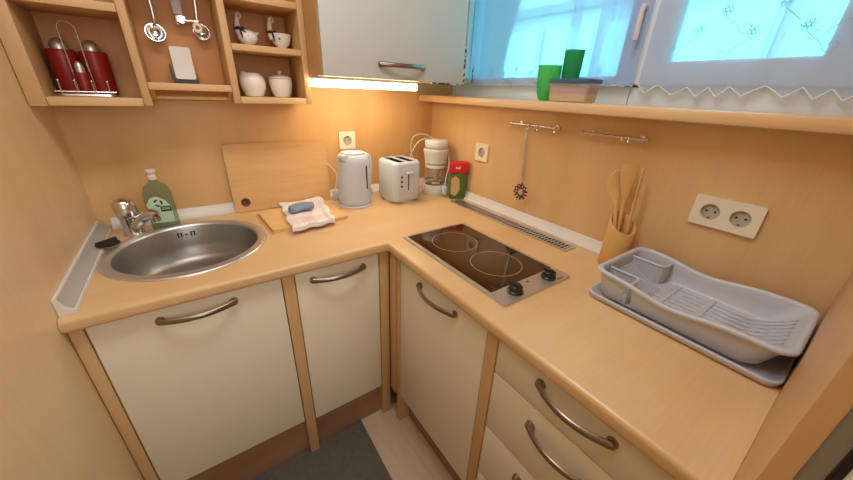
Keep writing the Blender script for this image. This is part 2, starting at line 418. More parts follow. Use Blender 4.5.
# sink unit
u = thing('base_cabinet', 'cream-fronted base cabinet under the round sink', 'cabinet', (-1.2, -0.3, 0))
obj('side_panel', box(B(), XL+0.002, -1.431, -0.600, -0.010, 0.001, 0.8615, 0.0015), M['wood'], u)
obj('side_panel', box(B(), -0.983, -0.947, -0.600, -0.010, 0.001, 0.8615, 0.0015), M['wood'], u)
d = door(u, -1.428, -0.986, YF, YF+0.019, 0.200, 0.855, M['cream'])
arc_handle(d, (-1.206, YF, 0.822), (1, 0, 0), (0, -1, 0), 0.172)
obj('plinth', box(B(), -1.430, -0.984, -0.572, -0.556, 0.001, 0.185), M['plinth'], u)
b = B(); box(b, -1.430, -0.984, -0.576, -0.02, 0.186, 0.202)
obj('bottom_board', b, M['woodx'], u)
# narrow unit
u = thing('base_cabinet', 'narrow cream-fronted base cabinet between sink cabinet and inner corner', 'cabinet', (-0.8, -0.3, 0))
obj('side_panel', box(B(), -0.644, -0.606, -0.600, -0.010, 0.001, 0.8615, 0.0015), M['wood'], u)
d = door(u, -0.944, -0.648, YF, YF+0.019, 0.185, 0.855, M['cream'])
arc_handle(d, (-0.801, YF, 0.820), (1, 0, 0), (0, -1, 0), 0.178)
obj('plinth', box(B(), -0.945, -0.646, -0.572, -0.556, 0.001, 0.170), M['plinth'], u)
obj('bottom_board', box(B(), -0.945, -0.646, -0.576, -0.02, 0.171, 0.187), M['woodx'], u)
# hob unit
XF = -0.598
u = thing('base_cabinet', 'cream-fronted base cabinet under the two-ring hob', 'cabinet', (-0.3, -0.9, 0))
obj('side_panel', box(B(), -0.600, -0.010, -0.673, -0.648, 0.001, 0.8615, 0.0015), M['wood'], u)
obj('corner_filler', box(B(), -0.605, -0.588, -0.645, -0.604, 0.16, 0.8615, 0.001), M['wood'], u)
obj('side_panel', box(B(), -0.600, -0.010, -1.153, -1.117, 0.001, 0.8615, 0.0015), M['wood'], u)
d = door(u, XF, XF+0.019, -1.114, -0.676, 0.172, 0.855, M['cream'])
arc_handle(d, (XF, -0.896, 0.815), (0, 1, 0), (-1, 0, 0), 0.182)
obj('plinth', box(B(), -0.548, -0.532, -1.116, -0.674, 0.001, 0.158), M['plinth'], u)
obj('bottom_board', box(B(), -0.576, -0.02, -1.116, -0.674, 0.159, 0.174), M['woodx'], u)
# drawer unit
u = thing('drawer_cabinet', 'cream-fronted drawer cabinet under the dish rack', 'cabinet', (-0.3, -1.375, 0))
obj('side_panel', box(B(), -0.596, -0.010, -1.591, -1.578, 0.001, 0.8615, 0.0015), M['wood'], u)
for z0, z1, zh, in ((0.740, 0.856, 0.820), (0.531, 0.736, 0.683), (0.322, 0.527, 0.474), (0.172, 0.318, 0.275)):
    d = obj('drawer', box(B(), XF, XF+0.019, -1.5905, -1.156, z0, z1, 0.0022), M['cream'], u)
    arc_handle(d, (XF, -1.367, zh), (0, 1, 0), (-1, 0, 0), 0.160)
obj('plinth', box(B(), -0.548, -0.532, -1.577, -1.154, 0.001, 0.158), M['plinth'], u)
obj('bottom_board', box(B(), -0.576, -0.02, -1.577, -1.154, 0.159, 0.171), M['woodx'], u)
# tall panel and the appliance past it
tag(obj('end_panel', box(B(), -0.762, -0.001, -1.608, -1.592, 0.001, 2.10, 0.001), M['wood']), 'tall beech end panel at the right end of the worktop', 'panel')
f = thing('refrigerator', 'grey and cream refrigerator half hidden past the tall end panel', 'refrigerator', (-0.3, -1.9, 0))
obj('body', box(B(), -0.742, -0.03, -2.2, -1.6095, 0.02, 1.75, 0.004), M['fridge'], f)
obj('gasket', box(B(), -0.755, -0.7425, -2.19, -1.6225, 0.06, 1.74, 0.002), M['dark'], f)
obj('door', box(B(), -0.790, -0.7555, -2.2, -1.626, 0.05, 1.75, 0.008), M['offwhite'], f)
tag(obj('floor_mat', xf(box(B(), -0.60, 0.0, -1.20, 0.0, 0.0005, 0.006, 0.002), Matrix.Translation((-0.747, -0.575, 0)) @ Matrix.Rotation(R(-1.0), 4, 'Z')), M['mat']),
    'charcoal doormat on the floor before the sink cabinet', 'mat')

# ================================================================ wall units
sh = thing('wall_shelf', 'open beech wall shelf with three bays left of the cabinet', 'shelf', (-1.09, -0.09, 1.33))
YS = -0.20; ZT = 1.86
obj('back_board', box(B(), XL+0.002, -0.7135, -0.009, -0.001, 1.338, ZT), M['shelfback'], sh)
for x0, x1, zb in ((XL+0.002, -1.422, 1.326), (-1.218, -1.198, 1.330), (-0.976, -0.955, 1.340), (-0.734, -0.7135, 1.340)):
    obj('upright', box(B(), x0, x1, YS, -0.010, zb, ZT, 0.001), M['wood'], sh)
for x0, x1, z0, z1 in ((-1.421, -1.219, 1.328, 1.350), (-1.421, -1.219, 1.566, 1.586), (-1.197, -0.977, 1.375, 1.395), (-1.197, -0.977, 1.70, 1.72),
                       (-0.954, -0.735, 1.340, 1.360), (-0.954, -0.735, 1.501, 1.520), (-0.954, -0.735, 1.640, 1.660), (-1.421, -0.735, ZT+0.0005, ZT+0.02)):
    obj('shelf_board', box(B(), x0, x1, YS, -0.010, z0, z1, 0.001), M['woodx'], sh)
b = B(); tube(b, [(-1.196, -0.13, 1.352), (-0.978, -0.13, 1.352)], 0.006, 12)
r = obj('towel_rod', b, M['spoon'], sh)
for x0, x1 in ((-1.197, -1.186), (-0.988, -0.977)):
    b = B(); prism(b, [(YS+0.005, 1.374), (YS+0.09, 1.374), (-0.118, 1.348), (-0.130, 1.343), (-0.142, 1.348)], [], x0, x1)
    xf(b, Matrix(((0, 0, 1, 0), (1, 0, 0, 0), (0, 1, 0, 0), (0, 0, 0, 1))))
    obj('rod_bracket', b, M['wood'], r)

cb = thing('wall_cabinet', 'white-fronted wall cabinet above kettle and toaster', 'cabinet', (-0.405, -0.17, 1.44))
ZB, Z2 = 1.437, 2.10
obj('side_panel', box(B(), -0.7125, -0.692, -0.333, -0.003, ZB, Z2, 0.001), M['wood'], cb)
obj('side_panel', box(B(), -0.105, -0.086, -0.333, -0.003, ZB, Z2, 0.001), M['wood'], cb)
obj('bottom_board', box(B(), -0.691, -0.106, -0.333, -0.003, ZB, ZB+0.018), M['woodx'], cb)
obj('top_board', box(B(), -0.691, -0.106, -0.333, -0.003, Z2-0.018, Z2), M['woodx'], cb)
d = obj('door', box(B(), -0.7115, -0.096, -0.353, -0.3345, ZB, Z2, 0.002), M['cabwhite'], cb)
arc_handle(d, (-0.404, -0.353, 1.485), (1, 0, 0), (0, -1, 0), 0.185)
b = B(); box(b, -0.0955, -0.088, -0.353, -0.3345, ZB, ZB+0.15); box(b, -0.26, -0.0955, -0.353, -0.3345, ZB-0.006, ZB-0.0005)
e = obj('edge_band', b, M['mottled'], d, smooth=False); e['label'] = 'chipped dark edging along the door corner'
lp = thing('under_cabinet_lamp', 'glowing strip lamp under the white wall cabinet', 'lamp', (-0.49, -0.25, 1.40))
obj('housing', box(B(), -0.7115, -0.268, -0.262, -0.150, 1.428, 1.4365, 0.002), M['white'], lp)
obj('diffuser', box(B(), -0.7100, -0.270, -0.260, -0.152, 1.402, 1.4275, 0.006), M['lamp'], lp)

def spl(pts, n=10):
    pts = [Vector(p) for p in pts]; out = []
    for i in range(len(pts)-1):
        p0, p1, p2, p3 = pts[max(i-1, 0)], pts[i], pts[i+1], pts[min(i+2, len(pts)-1)]
        for k in range(n):
            t = k/n; out.append(0.5*((2*p1)+(-p0+p2)*t+(2*p0-5*p1+4*p2-p3)*t*t+(-p0+3*p1-3*p2+p3)*t**3))
    return out+[pts[-1]]

# ================================================================ sink corner
s = thing('sink', 'round stainless steel sink set into the worktop', 'sink', (SKX, SKY, CT))
b = B(); lathe(b, [(SKR-0.024, 0.0006), (SKR, 0.0006), (SKR-0.001, 0.0035), (SKR-0.006, 0.0055), (SKR-0.022, 0.0062), (SKR-0.027, 0.0045), (SKR-0.031, -0.003)], 72, (SKX, SKY, CT))
obj('rim', b, M['steel'], s, sharp=60)
b = B(); lathe(b, [(SKR-0.031, -0.003), (SKR-0.034, -0.012), (SKR-0.040, -0.07), (SKR-0.052, -0.115), (SKR-0.075, -0.138), (SKR-0.11, -0.147), (0.042, -0.152)], 72, (SKX, SKY, CT))
obj('bowl', b, M['bowl'], s, sharp=60)
b = B(); lathe(b, [(0.042, -0.152), (0.036, -0.154), (0.030, -0.160), (0.0, -0.160)], 32, (SKX, SKY, CT)); obj('drain', b, M['chrome'], s)
b = B()
for dx, w, h in ((-0.0255, 0.0045, 0.016), (-0.015, 0.0045, 0.016), (0.0, 0.009, 0.005), (0.015, 0.0045, 0.016), (0.0255, 0.0045, 0.016)):
    y = SKY+math.sqrt((SKR-0.0375)**2-(dx+0.0)**2)-0.0012
    box(b, SKX-0.015+dx-w/2, SKX-0.015+dx+w/2, y-0.001, y+0.001, CT-0.030-h/2, CT-0.030+h/2)
for dx, w in ((-0.0205, 0.016), (0.0205, 0.016)):
    y = SKY+math.sqrt((SKR-0.0375)**2-(dx)**2)-0.0012
    box(b, SKX-0.015+dx-w/2, SKX-0.015+dx+w/2, y-0.001, y+0.001, CT-0.0225, CT-0.0205)
obj('overflow_slots', b, M['black'], s, smooth=False)

TX, TY = -1.358, -0.104
t = thing('mixer_tap', 'chrome single-lever mixer tap behind the round sink', 'tap', (TX, TY, CT))
b = B(); lathe(b, [(0, 0.0005), (0.031, 0.0005), (0.031, 0.006), (0.027, 0.010), (0.026, 0.030), (0.027, 0.062), (0.0, 0.064)], 32, (TX, TY, CT)); obj('body', b, M['chrome'], t)
b = B(); tube(b, spl([(TX+0.012, TY-0.012, CT+0.036), (TX+0.032, TY-0.024, CT+0.056), (TX+0.050, TY-0.036, CT+0.072), (TX+0.066, TY-0.047, CT+0.080), (TX+0.080, TY-0.057, CT+0.074)], 5), [0.0185]*8+[0.0175]*8+[0.0165]*5, 18); obj('spout', b, M['chrome'], t)
b = B(); tube(b, [(TX+0.076, TY-0.054, CT+0.070), (TX+0.078, TY-0.056, CT+0.054)], 0.0125, 18); obj('aerator', b, M['nickel'], t)
b = B(); lathe(b, [(0.0, 0.0), (0.029, 0.0), (0.0305, 0.006), (0.0305, 0.036), (0.028, 0.052), (0.020, 0.063), (0.009, 0.068), (0, 0.069)], 32); tube(b, [(0, -0.020, 0.030), (0.0, -0.036, 0.044), (0.0, -0.058, 0.056)], [0.012, 0.010, 0.007], 12, 0.6)
xf(b, Matrix.Translation((TX, TY, CT+0.0645)) @ Matrix.Rotation(R(-6), 4, 'Y') @ Matrix.Rotation(R(35), 4, 'Z')); obj('lever', b, M['chrome'], t)

o = thing('dish_brush', 'dark brown scrubbing brush head between grey upstand and sink', 'brush', (-1.408, -0.192, CT))
b = B(); ball(b, (0, 0, 0.027), 0.030, (1.05, 0.62, 0.32)); obj('bristles', b, M['scrub'], o, world=False)
b = B(); tube(b, [(-0.028, 0, 0.028), (0.026, 0.0, 0.036)], [0.008, 0.012], 12, 0.5); obj('back', b, M['dark'], o, world=False)
o.location = (-1.413, -0.212, CT-0.0085)

def bottle():
    o = thing('dish_soap_bottle', 'green dish soap bottle with white cap behind the sink', 'bottle', (-1.266, -0.080, CT), R(-6)); o.scale = (0.93, 1.0, 0.985)
    def ring(w, d, z, n=28, p=2.6):
        r = []
        for i in range(n):
            a = 2*pi*i/n; c, s2 = cos(a), sin(a)
            r.append((w*math.copysign(abs(c)**(2/p), c), d*math.copysign(abs(s2)**(2/p), s2), z))
        return r
    b = B(); loft(b, [ring(0.043, 0.022, 0.001), ring(0.046, 0.024, 0.006), ring(0.046, 0.024, 0.11), ring(0.0445, 0.0235, 0.135), ring(0.038, 0.022, 0.155), ring(0.027, 0.018, 0.168), ring(0.014, 0.0135, 0.176, p=2), ring(0.0125, 0.0125, 0.184, p=2)])
    obj('bottle_body', b, M['soap'], o, world=False, sharp=50)
    b = B(); lathe(b, [(0, 0.185), (0.0145, 0.185), (0.0145, 0.198), (0.012, 0.200), (0.012, 0.209), (0.0165, 0.210), (0.0165, 0.217), (0.012, 0.221), (0, 0.222)], 24); obj('cap', b, M['cap'], o, world=False)
    yl = -0.0247
    b = B(); prism(b, [(-0.034, 0.028), (0.036, 0.028), (0.037, 0.088), (0.024, 0.112), (0.0, 0.128), (-0.022, 0.122), (-0.036, 0.100)], [], 0.0, 0.0006); swapYZ(b); xf(b, Matrix.Translation((0, yl, 0)))
    l = obj('label', b, M['soapl'], o, world=False)
    b = B(); box(b, 0.003, 0.036, yl-0.0012, yl-0.0007, 0.070, 0.090); obj('label_band', b, M['soapd'], l, world=False)
    b = B()
    for z in (0.0785, 0.0835): 
        x = 0.007
        for w in (0.004, 0.003, 0.005, 0.003, 0.004): box(b, x, x+w, yl-0.0017, yl-0.0013, z-0.0016, z+0.0016); x += w+0.0014
    obj('label_print', b, M['soapl'], l, world=False)
    b = B()
    for k in range(3):   # three curved arrows chasing each other
        a0 = 90+120*k; pts = [(0.011*cos(R(a0+i*9)), yl-0.001, 0.103+0.011*sin(R(a0+i*9))) for i in range(10)]
        tube(b, pts, [0.0028]*6+[0.0042, 0.003, 0.002, 0.0008], 6, 0.2, ref=(0, 0, 1))
    obj('emblem', b, M['soapd'], l, world=False)
bottle()

# ================================================================ back wall: boards, cloth, kettle, toaster, coffee maker, packet
o = thing('chopping_board', 'large beech chopping board leaning against the back wall', 'chopping board', (-0.826, -0.03, CT))
b = B(); prism(b, rrect(-0.206, 0.206, 0.0, 0.280, 0.010), [circ(-0.162, 0.040, 0.0185, 24)], -0.008, 0.008); swapYZ(b)
xf(b, Matrix.Rotation(R(-5.0), 4, 'X')); zmin = min(v.co.z for v in b.verts); ymax = max(v.co.y for v in b.verts); xf(b, Matrix.Translation((0, -ymax+0.028, -zmin+0.0006)))
obj('board', b, M['cut'], o, world=False)
b = B(); lathe(b, [(0.0060, -0.0060), (0.0140, -0.0085), (0.0180, -0.0085), (0.0183, 0.0), (0.0180, 0.0085), (0.0140, 0.0085), (0.0060, 0.0060), (0.0060, -0.0060)], 24)
xf(b, Matrix.Rotation(R(-5.0), 4, 'X') @ Matrix.Translation((-0.162, 0, 0.040)) @ Matrix.Rotation(R(90), 4, 'X')); xf(b, Matrix.Translation((0, -ymax+0.028, -zmin+0.0006)))
g = obj('grommet', b, mat('maroon_ring', (92, 36, 34), 0.4), o, world=False); g['label'] = 'dark maroon ring lining the hanging hole'
b = B()
for z, x0, x1 in ((0.128, -0.2055, 0.2055), (0.262, -0.02, 0.2055)): box(b, x0, x1, -0.00815, -0.0079, z-0.0007, z+0.0007)
xf(b, Matrix.Translation((0, -ymax+0.028, -zmin+0.0006)) @ Matrix.Rotation(R(-5.0), 4, 'X')); obj('stave_joints', b, M['wood'], o, world=False, smooth=False)

tag(obj('chopping_board', xf(prism(B(), rrect(-0.150, 0.150, -0.120, 0.120, 0.012), [], 0.0006, 0.014), Matrix.Translation((-0.802, -0.212, CT)) @ Matrix.Rotation(R(3), 4, 'Z')), M['cut2']),
    'small pale chopping board lying flat under the tea towel', 'chopping board')

def towel():
    bm = B(); A, Bc, C, Dd = [Vector(p) for p in ((-0.860, -0.056, 0), (-0.672, -0.052, 0), (-0.722, -0.372, 0), (-0.888, -0.390, 0))]
    N = 30; top = []; uvs = {}
    def P(u, v):
        p = (Dd*(1-u)+C*u)*(1-v)+(A*(1-u)+Bc*u)*v
        e = 0.006*sin(14*u+2)*(1-v)**3+0.005*sin(11*v)*(u**4)-0.005*sin(9*v+1)*(1-u)**4
        p.y += e; p.x += 0.004*sin(17*v)*(abs(u-0.5)*2)**4; return p
    def H(u, v):
        h = 0.010+0.0040*sin(5*u+3*v)+0.003*noise.noise(Vector((u*5, v*5, 0)))
        h += 0.009*math.exp(-((v-0.06)/0.07)**2)*(0.4+0.6*u)          # rolled front hem
        h += 0.012*math.exp(-((u-0.93)/0.06)**2)*(1-v)*0.7
        return max(h, 0.006)
    lay = bm.loops.layers.uv.new('UVMap')
    for s in (0, 1):
        g = [[bm.verts.new((*P(i/N, j/N)[:2], CT+0.0146+(H(i/N, j/N) if s else 0.0))) for i in range(N+1)] for j in range(N+1)]
        for j in range(N):
            for i in range(N):
                f = bm.faces.new((g[j][i], g[j][i+1], g[j+1][i+1], g[j+1][i]))
                for l, (a, c) in zip(f.loops, ((i, j), (i+1, j), (i+1, j+1), (i, j+1))): l[lay].uv = (a/N, c/N)
        if s == 0: g0 = g
    ed = lambda g: [g[0][i] for i in range(N)]+[g[j][N] for j in range(N)]+[g[N][N-i] for i in range(N)]+[g[N-j][0] for j in range(N)]
    a, c = ed(g0), ed(g)
    for i in range(len(a)): 
        j = (i+1) % len(a); f = bm.faces.new((a[i], a[j], c[j], c[i]))
        for l in f.loops: l[lay].uv = (0.7, 0.9)
    return bm
tag(obj('tea_towel', towel(), M['towel'], sharp=70), 'folded white tea towel with red checks on the small board', 'tea towel')
def sponge():
    b = B(); rings = []
    for i in range(15):
        t = -1+2*i/14; x = 0.056*t; yb = -0.020*t*t+0.006; w = 0.030*(1-abs(t)**4)**0.5+0.001
        rings.append([(x, yb+w*math.copysign(abs(cos(a))**0.7, cos(a)), 0.013+0.012*math.copysign(abs(sin(a))**0.6, sin(a))) for a in [2*pi*k/20 for k in range(20)]])
    loft(b, rings); return b
b = sponge(); xf(b, Matrix.Translation((-0.808, -0.205, CT+0.0285)) @ Matrix.Rotation(R(22), 4, 'Z'))
tag(obj('sponge', b, M['sponge'], sharp=70), 'blue-grey curved sponge lying on the tea towel', 'sponge')

def socket(name, label, c, n, along, count=1, group=None, pitch=0.0715):
    """wall socket: plate, round wells, pin holes and earth clips"""
    o = thing(name, label, 'socket', c, 0, group); c = Vector(c); n = Vector(n); a = Vector(along); up = Vector((0, 0, 1))
    m = Matrix((a, up, n)).transposed().to_4x4(); m.translation = c
    w = 0.0405+pitch*(count-1)/2
    b = B(); cs = [(-pitch*(count-1)/2+pitch*k, 0) for k in range(count)]
    prism(b, rrect(-w, w, -0.0405, 0.0405, 0.004, 4), [circ(x, y, 0.0215, 28) for x, y in cs], 0.0005, 0.0095); xf(b, m); obj('plate', b, M['offwhite'], o)
    for x, y in cs:
        b = B(); lathe(b, [(0.0213, 0.0098), (0.0205, 0.0102), (0.0195, 0.0092), (0.0190, 0.0020), (0.0, 0.0020)], 28); xf(b, m @ Matrix.Translation((x, y, 0))); r = obj('well', b, M['well'], o)
        b = B()
        for s in (-1, 1): lathe(b, [(0.0028, 0.0021), (0.0028, 0.0026), (0, 0.0026)], 12, (x+s*0.0095, y, 0))
        xf(b, m); obj('pin_holes', b, M['black'], r)
        for s in (-1, 1):
            b = B(); box(b, x-0.003, x+0.003, y+s*0.0175-0.0018, y+s*0.0175+0.0018, 0.0022, 0.0075); xf(b, m); obj('earth_clip', b, M['nickel'], r)
    return o
socket('wall_socket', 'single cream socket on the back wall above the kettle', (-0.504, 0, 1.172), (0, -1, 0), (1, 0, 0))
socket('wall_socket', 'single cream socket on the side wall between corner and hook rail', (0, -0.424, 1.149), (-1, 0, 0), (0, -1, 0))
socket('wall_socket', 'double cream socket on the side wall above the dish rack', (0, -1.352, 1.133), (-1, 0, 0), (0, -1, 0), 2, None, 0.064)

o = thing('power_strip', 'white power strip on the worktop behind the kettle', 'power strip', (-0.50, -0.055, CT))
obj('case', box(B(), -0.610, -0.405, -0.0655, -0.034, CT+0.0006, CT+0.038, 0.006), M['white'], o)
b = B(); tube(b, [(-0.602, -0.050, CT+0.037), (-0.597, -0.052, CT+0.065), (-0.585, -0.045, CT+0.09), (-0.575, -0.03, CT+0.12)], 0.0028, 8)
obj('cord', b, M['grey'], o)

k = thing('kettle', 'white electric kettle standing left of the toaster', 'kettle', (-0.542, -0.156, CT), R(26))
KL = [(0, 0.012), (0.070, 0.012), (0.0745, 0.016), (0.0750, 0.030), (0.0735, 0.12), (0.0715, 0.200), (0.0690, 0.222), (0.060, 0.236), (0.040, 0.240), (0, 0.241)]
obj('body', lathe(B(), KL, 48), M['kettle'], k, world=False)
obj('base', lathe(B(), [(0, 0.0006), (0.078, 0.0006), (0.079, 0.004), (0.076, 0.0112), (0, 0.0112)], 48), M['grey'], k, world=False)
b = B(); loft(b, [[(-0.056, -0.030, 0.196), (-0.056, 0.030, 0.196), (-0.052, 0.026, 0.239), (-0.052, -0.026, 0.239)], [(-0.074, -0.018, 0.214), (-0.074, 0.018, 0.214), (-0.074, 0.018, 0.238), (-0.074, -0.018, 0.238)], [(-0.084, -0.009, 0.226), (-0.084, 0.009, 0.226), (-0.084, 0.009, 0.238), (-0.084, -0.009, 0.238)]])
bmesh.ops.bevel(b, geom=list(b.edges), offset=0.0025, segments=2, affect='EDGES'); obj('spout', b, M['kettle'], k, world=False)
b = B(); lathe(b, [(0.054, 0.2395), (0.054, 0.2425), (0.050, 0.2445), (0, 0.2455)], 40); obj('lid', b, M['kettle'], k, world=False)
b = B(); tube(b, [(0.055, 0, 0.220), (0.085, 0, 0.222), (0.106, 0, 0.210), (0.113, 0, 0.18), (0.111, 0, 0.12), (0.106, 0, 0.075), (0.092, 0, 0.055), (0.068, 0, 0.055)], [0.012, 0.011, 0.011, 0.011, 0.010, 0.010, 0.010, 0.010], 14, 1.3); obj('handle', b, M['kettle'], k, world=False)
b = B()
A = R(-88)
tube(b, [(0.0728*cos(A), 0.0728*sin(A), 0.085), (0.0712*cos(A), 0.0712*sin(A), 0.19)], 0.0042, 10); obj('water_gauge', b, M['dark'], k, world=False)
b = B(); tube(b, spl([(-0.575, -0.020, 1.02), (-0.598, -0.012, 1.055), (-0.612, -0.008, 1.068), (-0.650, -0.006, 1.085)], 6), 0.0026, 8); obj('cord', b, M['offwhite'], o)

t = thing('toaster', 'white two-slot toaster between kettle and coffee maker', 'toaster', (-0.317, -0.182, CT), R(3)); t.scale = (0.955, 1, 1)
def rbox(w, d, z, r): return [(x, y, z) for x, y in rrect(-w, w, -d, d, r, 8)]
b = B(); sl = [rrect(-0.054, -0.007, -0.068, 0.068, 0.005, 3), rrect(0.007, 0.054, -0.068, 0.068, 0.005, 3)]
loft(b, [rbox(0.078, 0.081, 0.014, 0.030), rbox(0.082, 0.085, 0.022, 0.032), rbox(0.082, 0.085, 0.180, 0.032), rbox(0.080, 0.083, 0.192, 0.031), rbox(0.074, 0.077, 0.199, 0.029)], True, False)
top = B(); 
obj('housing', b, M['white'], t, world=False, sharp=50)
b = prism(B(), rrect(-0.0738, 0.0738, -0.0768, 0.0768, 0.029, 8), sl, 0.196, 0.1995); obj('top_plate', b, M['white'], t, world=False)
b = B()
for x in (-0.0305, 0.0305):
    box(b, x-0.0233, x+0.0233, -0.0675, 0.0675, 0.158, 0.1635)
    for s in (-1, 1): box(b, x+s*0.0231-0.0004, x+s*0.0231+0.0004, -0.0675, 0.0675, 0.163, 0.196)
for x in (-0.0305, 0.0305):
    for yy in [-0.055+0.0137*i for i in range(9)]: tube(b, [(x-0.008, yy, 0.188), (x+0.008, yy, 0.188)], 0.0009, 6)
obj('slots', b, M['dark'], t, world=False)
obj('foot_plate', lathe(B(), [(0, 0.0006), (0.080, 0.0006), (0.080, 0.0135), (0, 0.0135)], 40, sx=0.96), M['grey'], t, world=False)
b = B(); box(b, -0.004, 0.001, -0.0862, -0.0852, 0.066, 0.156); obj('lever_slot', b, M['dark'], t, world=False)
b = B(); box(b, -0.0195, 0.0165, -0.103, -0.0866, 0.146, 0.155, 0.003); obj('lever', b, M['white'], t, world=False)
for z in (0.132, 0.110, 0.088):
    b = B(); lathe(b, [(0.0055, 0), (0.0055, 0.002), (0.004, 0.003), (0, 0.003)], 14); xf(b, Matrix.Translation((-0.042, -0.0852, z)) @ Matrix.Rotation(R(90), 4, 'X')); obj('button', b, M['dark'], t, world=False)

c = thing('coffee_maker', 'small white filter coffee maker in the worktop corner', 'coffee maker', (-0.094, -0.180, CT), R(0)); c.scale = (1, 1, 1.035)
obj('base', lathe(B(), [(0, 0.0006), (0.064, 0.0006), (0.066, 0.004), (0.066, 0.048), (0.064, 0.052), (0.052, 0.052), (0.050, 0.049), (0, 0.049)], 40), M['coffee'], c, world=False)
obj('hotplate', lathe(B(), [(0.050, 0.0495), (0.049, 0.0525), (0, 0.0525)], 36), M['dark'], c, world=False)
b = B(); box(b, 0.040, 0.068, 0.010, 0.046, 0.052, 0.227, 0.006); xf(b, Matrix.Rotation(R(20), 4, 'Z')); obj('column', b, M['coffee'], c, world=False)
obj('filter_holder', lathe(B(), [(0.0, 0.156), (0.050, 0.156), (0.056, 0.160), (0.062, 0.205), (0.065, 0.212), (0.065, 0.226), (0.052, 0.228), (0.0, 0.228)], 40), M['coffee'], c, world=False)
obj('lid', lathe(B(), [(0.0, 0.2285), (0.050, 0.2285), (0.052, 0.236), (0.058, 0.237), (0.060, 0.241), (0.060, 0.264), (0.056, 0.270), (0.030, 0.272), (0, 0.273)], 40), M['coffee'], c, world=False)
cj = obj('carafe', lathe(B(), [(0, 0.0530), (0.044, 0.0530), (0.053, 0.060), (0.0555, 0.080), (0.0545, 0.105), (0.051, 0.136), (0.050, 0.142)], 36), M['carafe'], c, world=False)
b = B(); lathe(b, [(0.0505, 0.138), (0.0545, 0.138), (0.0545, 0.153), (0.0, 0.154)], 36); obj('carafe_lid', b, M['coffee'], cj, world=False)
b = B(); lathe(b, [(0.0553, 0.062), (0.0560, 0.062), (0.0560, 0.072), (0.0553, 0.072), (0.0553, 0.062)], 36); obj('carafe_band', b, M['chrome'], cj, world=False)
b = B(); tube(b, [(0.052, -0.012, 0.135), (0.075, -0.030, 0.133), (0.082, -0.036, 0.10), (0.075, -0.032, 0.07)], 0.006, 10, 0.7); obj('carafe_handle', b, M['coffee'], cj, world=False)
P0 = Vector((-0.094, -0.180, CT))
b = B()
tube(b, spl([(-0.070, -0.120, 1.165), (-0.125, -0.110, 1.190), (-0.182, -0.105, 1.182), (-0.200, -0.104, 1.140), (-0.190, -0.102, 1.085), (-0.168, -0.108, 1.03), (-0.172, -0.118, 0.96), (-0.17, -0.115, 0.907)]), 0.0027, 8)
tube(b, spl([(-0.115, -0.118, 1.172), (-0.160, -0.106, 1.150), (-0.196, -0.100, 1.095), (-0.212, -0.082, 1.02), (-0.205, -0.060, 0.95), (-0.16, -0.045, 0.906)]), 0.0027, 8)
obj('cord', b, M['coffee'], c)
b = B(); tube(b, spl([(-0.030, -0.195, 1.13), (-0.062, -0.254, 1.06), (-0.088, -0.268, 1.00), (-0.094, -0.270, 0.957)]), 0.0026, 8)
pc = obj('plug_cord', b, M['coffee'], c)
b = B(); box(b, -0.107, -0.081, -0.282, -0.258, 0.915, 0.957, 0.005)
for dx in (-0.008, 0.008): tube(b, [(-0.094+dx, -0.270, 0.916), (-0.094+dx, -0.270, 0.901)], 0.0024, 8)
obj('plug', b, M['white'], pc)

p = thing('packet', 'green and red packet next to the coffee maker', 'packet', (-0.049, -0.316, CT), R(-36))
def pk(w, d, z): return [(x, y, z) for x, y in rrect(-w, w, -d, d, min(w, d)*0.4, 3)]
b = B(); loft(b, [pk(0.036, 0.016, 0.001), pk(0.041, 0.020, 0.012), pk(0.044, 0.022, 0.06), pk(0.040, 0.019, 0.120), pk(0.038, 0.012, 0.142)]); obj('pouch', b, M['packgreen'], p, world=False, sharp=60)
b = B(); prism(b, [(-0.033, 0.030), (-0.010, 0.018), (0.010, 0.048), (0.008, 0.104), (-0.012, 0.122), (-0.034, 0.108)], [], 0, 0.0006); swapYZ(b); xf(b, Matrix.Translation((0, -0.0224, 0))); obj('printed_panel', b, M['packphoto'], p, world=False)
b = B(); box(b, -0.048, 0.048, -0.023, 0.023, 0.138, 0.190, 0.003); rb = obj('carton_top', b, M['redbox'], p, world=False)
b = B()
for x, h in ((-0.012, 0.010), (-0.004, 0.007), (0.004, 0.012)): box(b, x-0.0028, x+0.0028, -0.0236, -0.0232, 0.158, 0.158+h)
obj('carton_print', b, M['offwhite'], rb, world=False)

# ================================================================ hob, grille
h = thing('hob', 'built-in two-ring glass hob with two black knobs', 'hob', (-0.405, -0.866, CT))
HX0, HX1, HY0, HY1 = -0.551, -0.262, -1.119, -0.613
b = B(); prism(b, rrect(HX0, HX1, HY0, HY1, 0.004, 3), [rrect(HX0+0.012, HX1-0.010, HY0+0.062, HY1-0.010, 0.004, 3)], CT+0.0006, CT+0.0075)
obj('frame', b, M['steel'], h)
obj('glass', box(B(), HX0+0.0124, HX1-0.0104, HY0+0.0624, HY1-0.0104, CT+0.0008, CT+0.0072), M['glassblack'], h, smooth=False)
for i, (cx, cy, r) in enumerate(((-0.412, -0.745, 0.083), (-0.402, -0.942, 0.083))):
    b = B()
    prism(b, circ(cx, cy, r, 64), [circ(cx, cy, r-0.0022, 64)], CT+0.0073, CT+0.0075)
    obj('burner_ring', b, M['ring'], h)
for cx in (-0.478, -0.330):
    b = B(); lathe(b, [(0.0225, 0.0), (0.0225, 0.004), (0.019, 0.007), (0.018, 0.019), (0.015, 0.022), (0, 0.022)], 28, (cx, -1.088, CT+0.0077)); box(b, cx-0.0045, cx+0.0045, -1.088-0.021, -1.088+0.021, CT+0.022, CT+0.0335, 0.002)
    obj('knob', b, M['dark'], h)
b = B(); box(b, -0.412, -0.400, -1.075, -1.069, CT+0.0076, CT+0.0079); obj('indicator', b, M['red'], h, smooth=False)
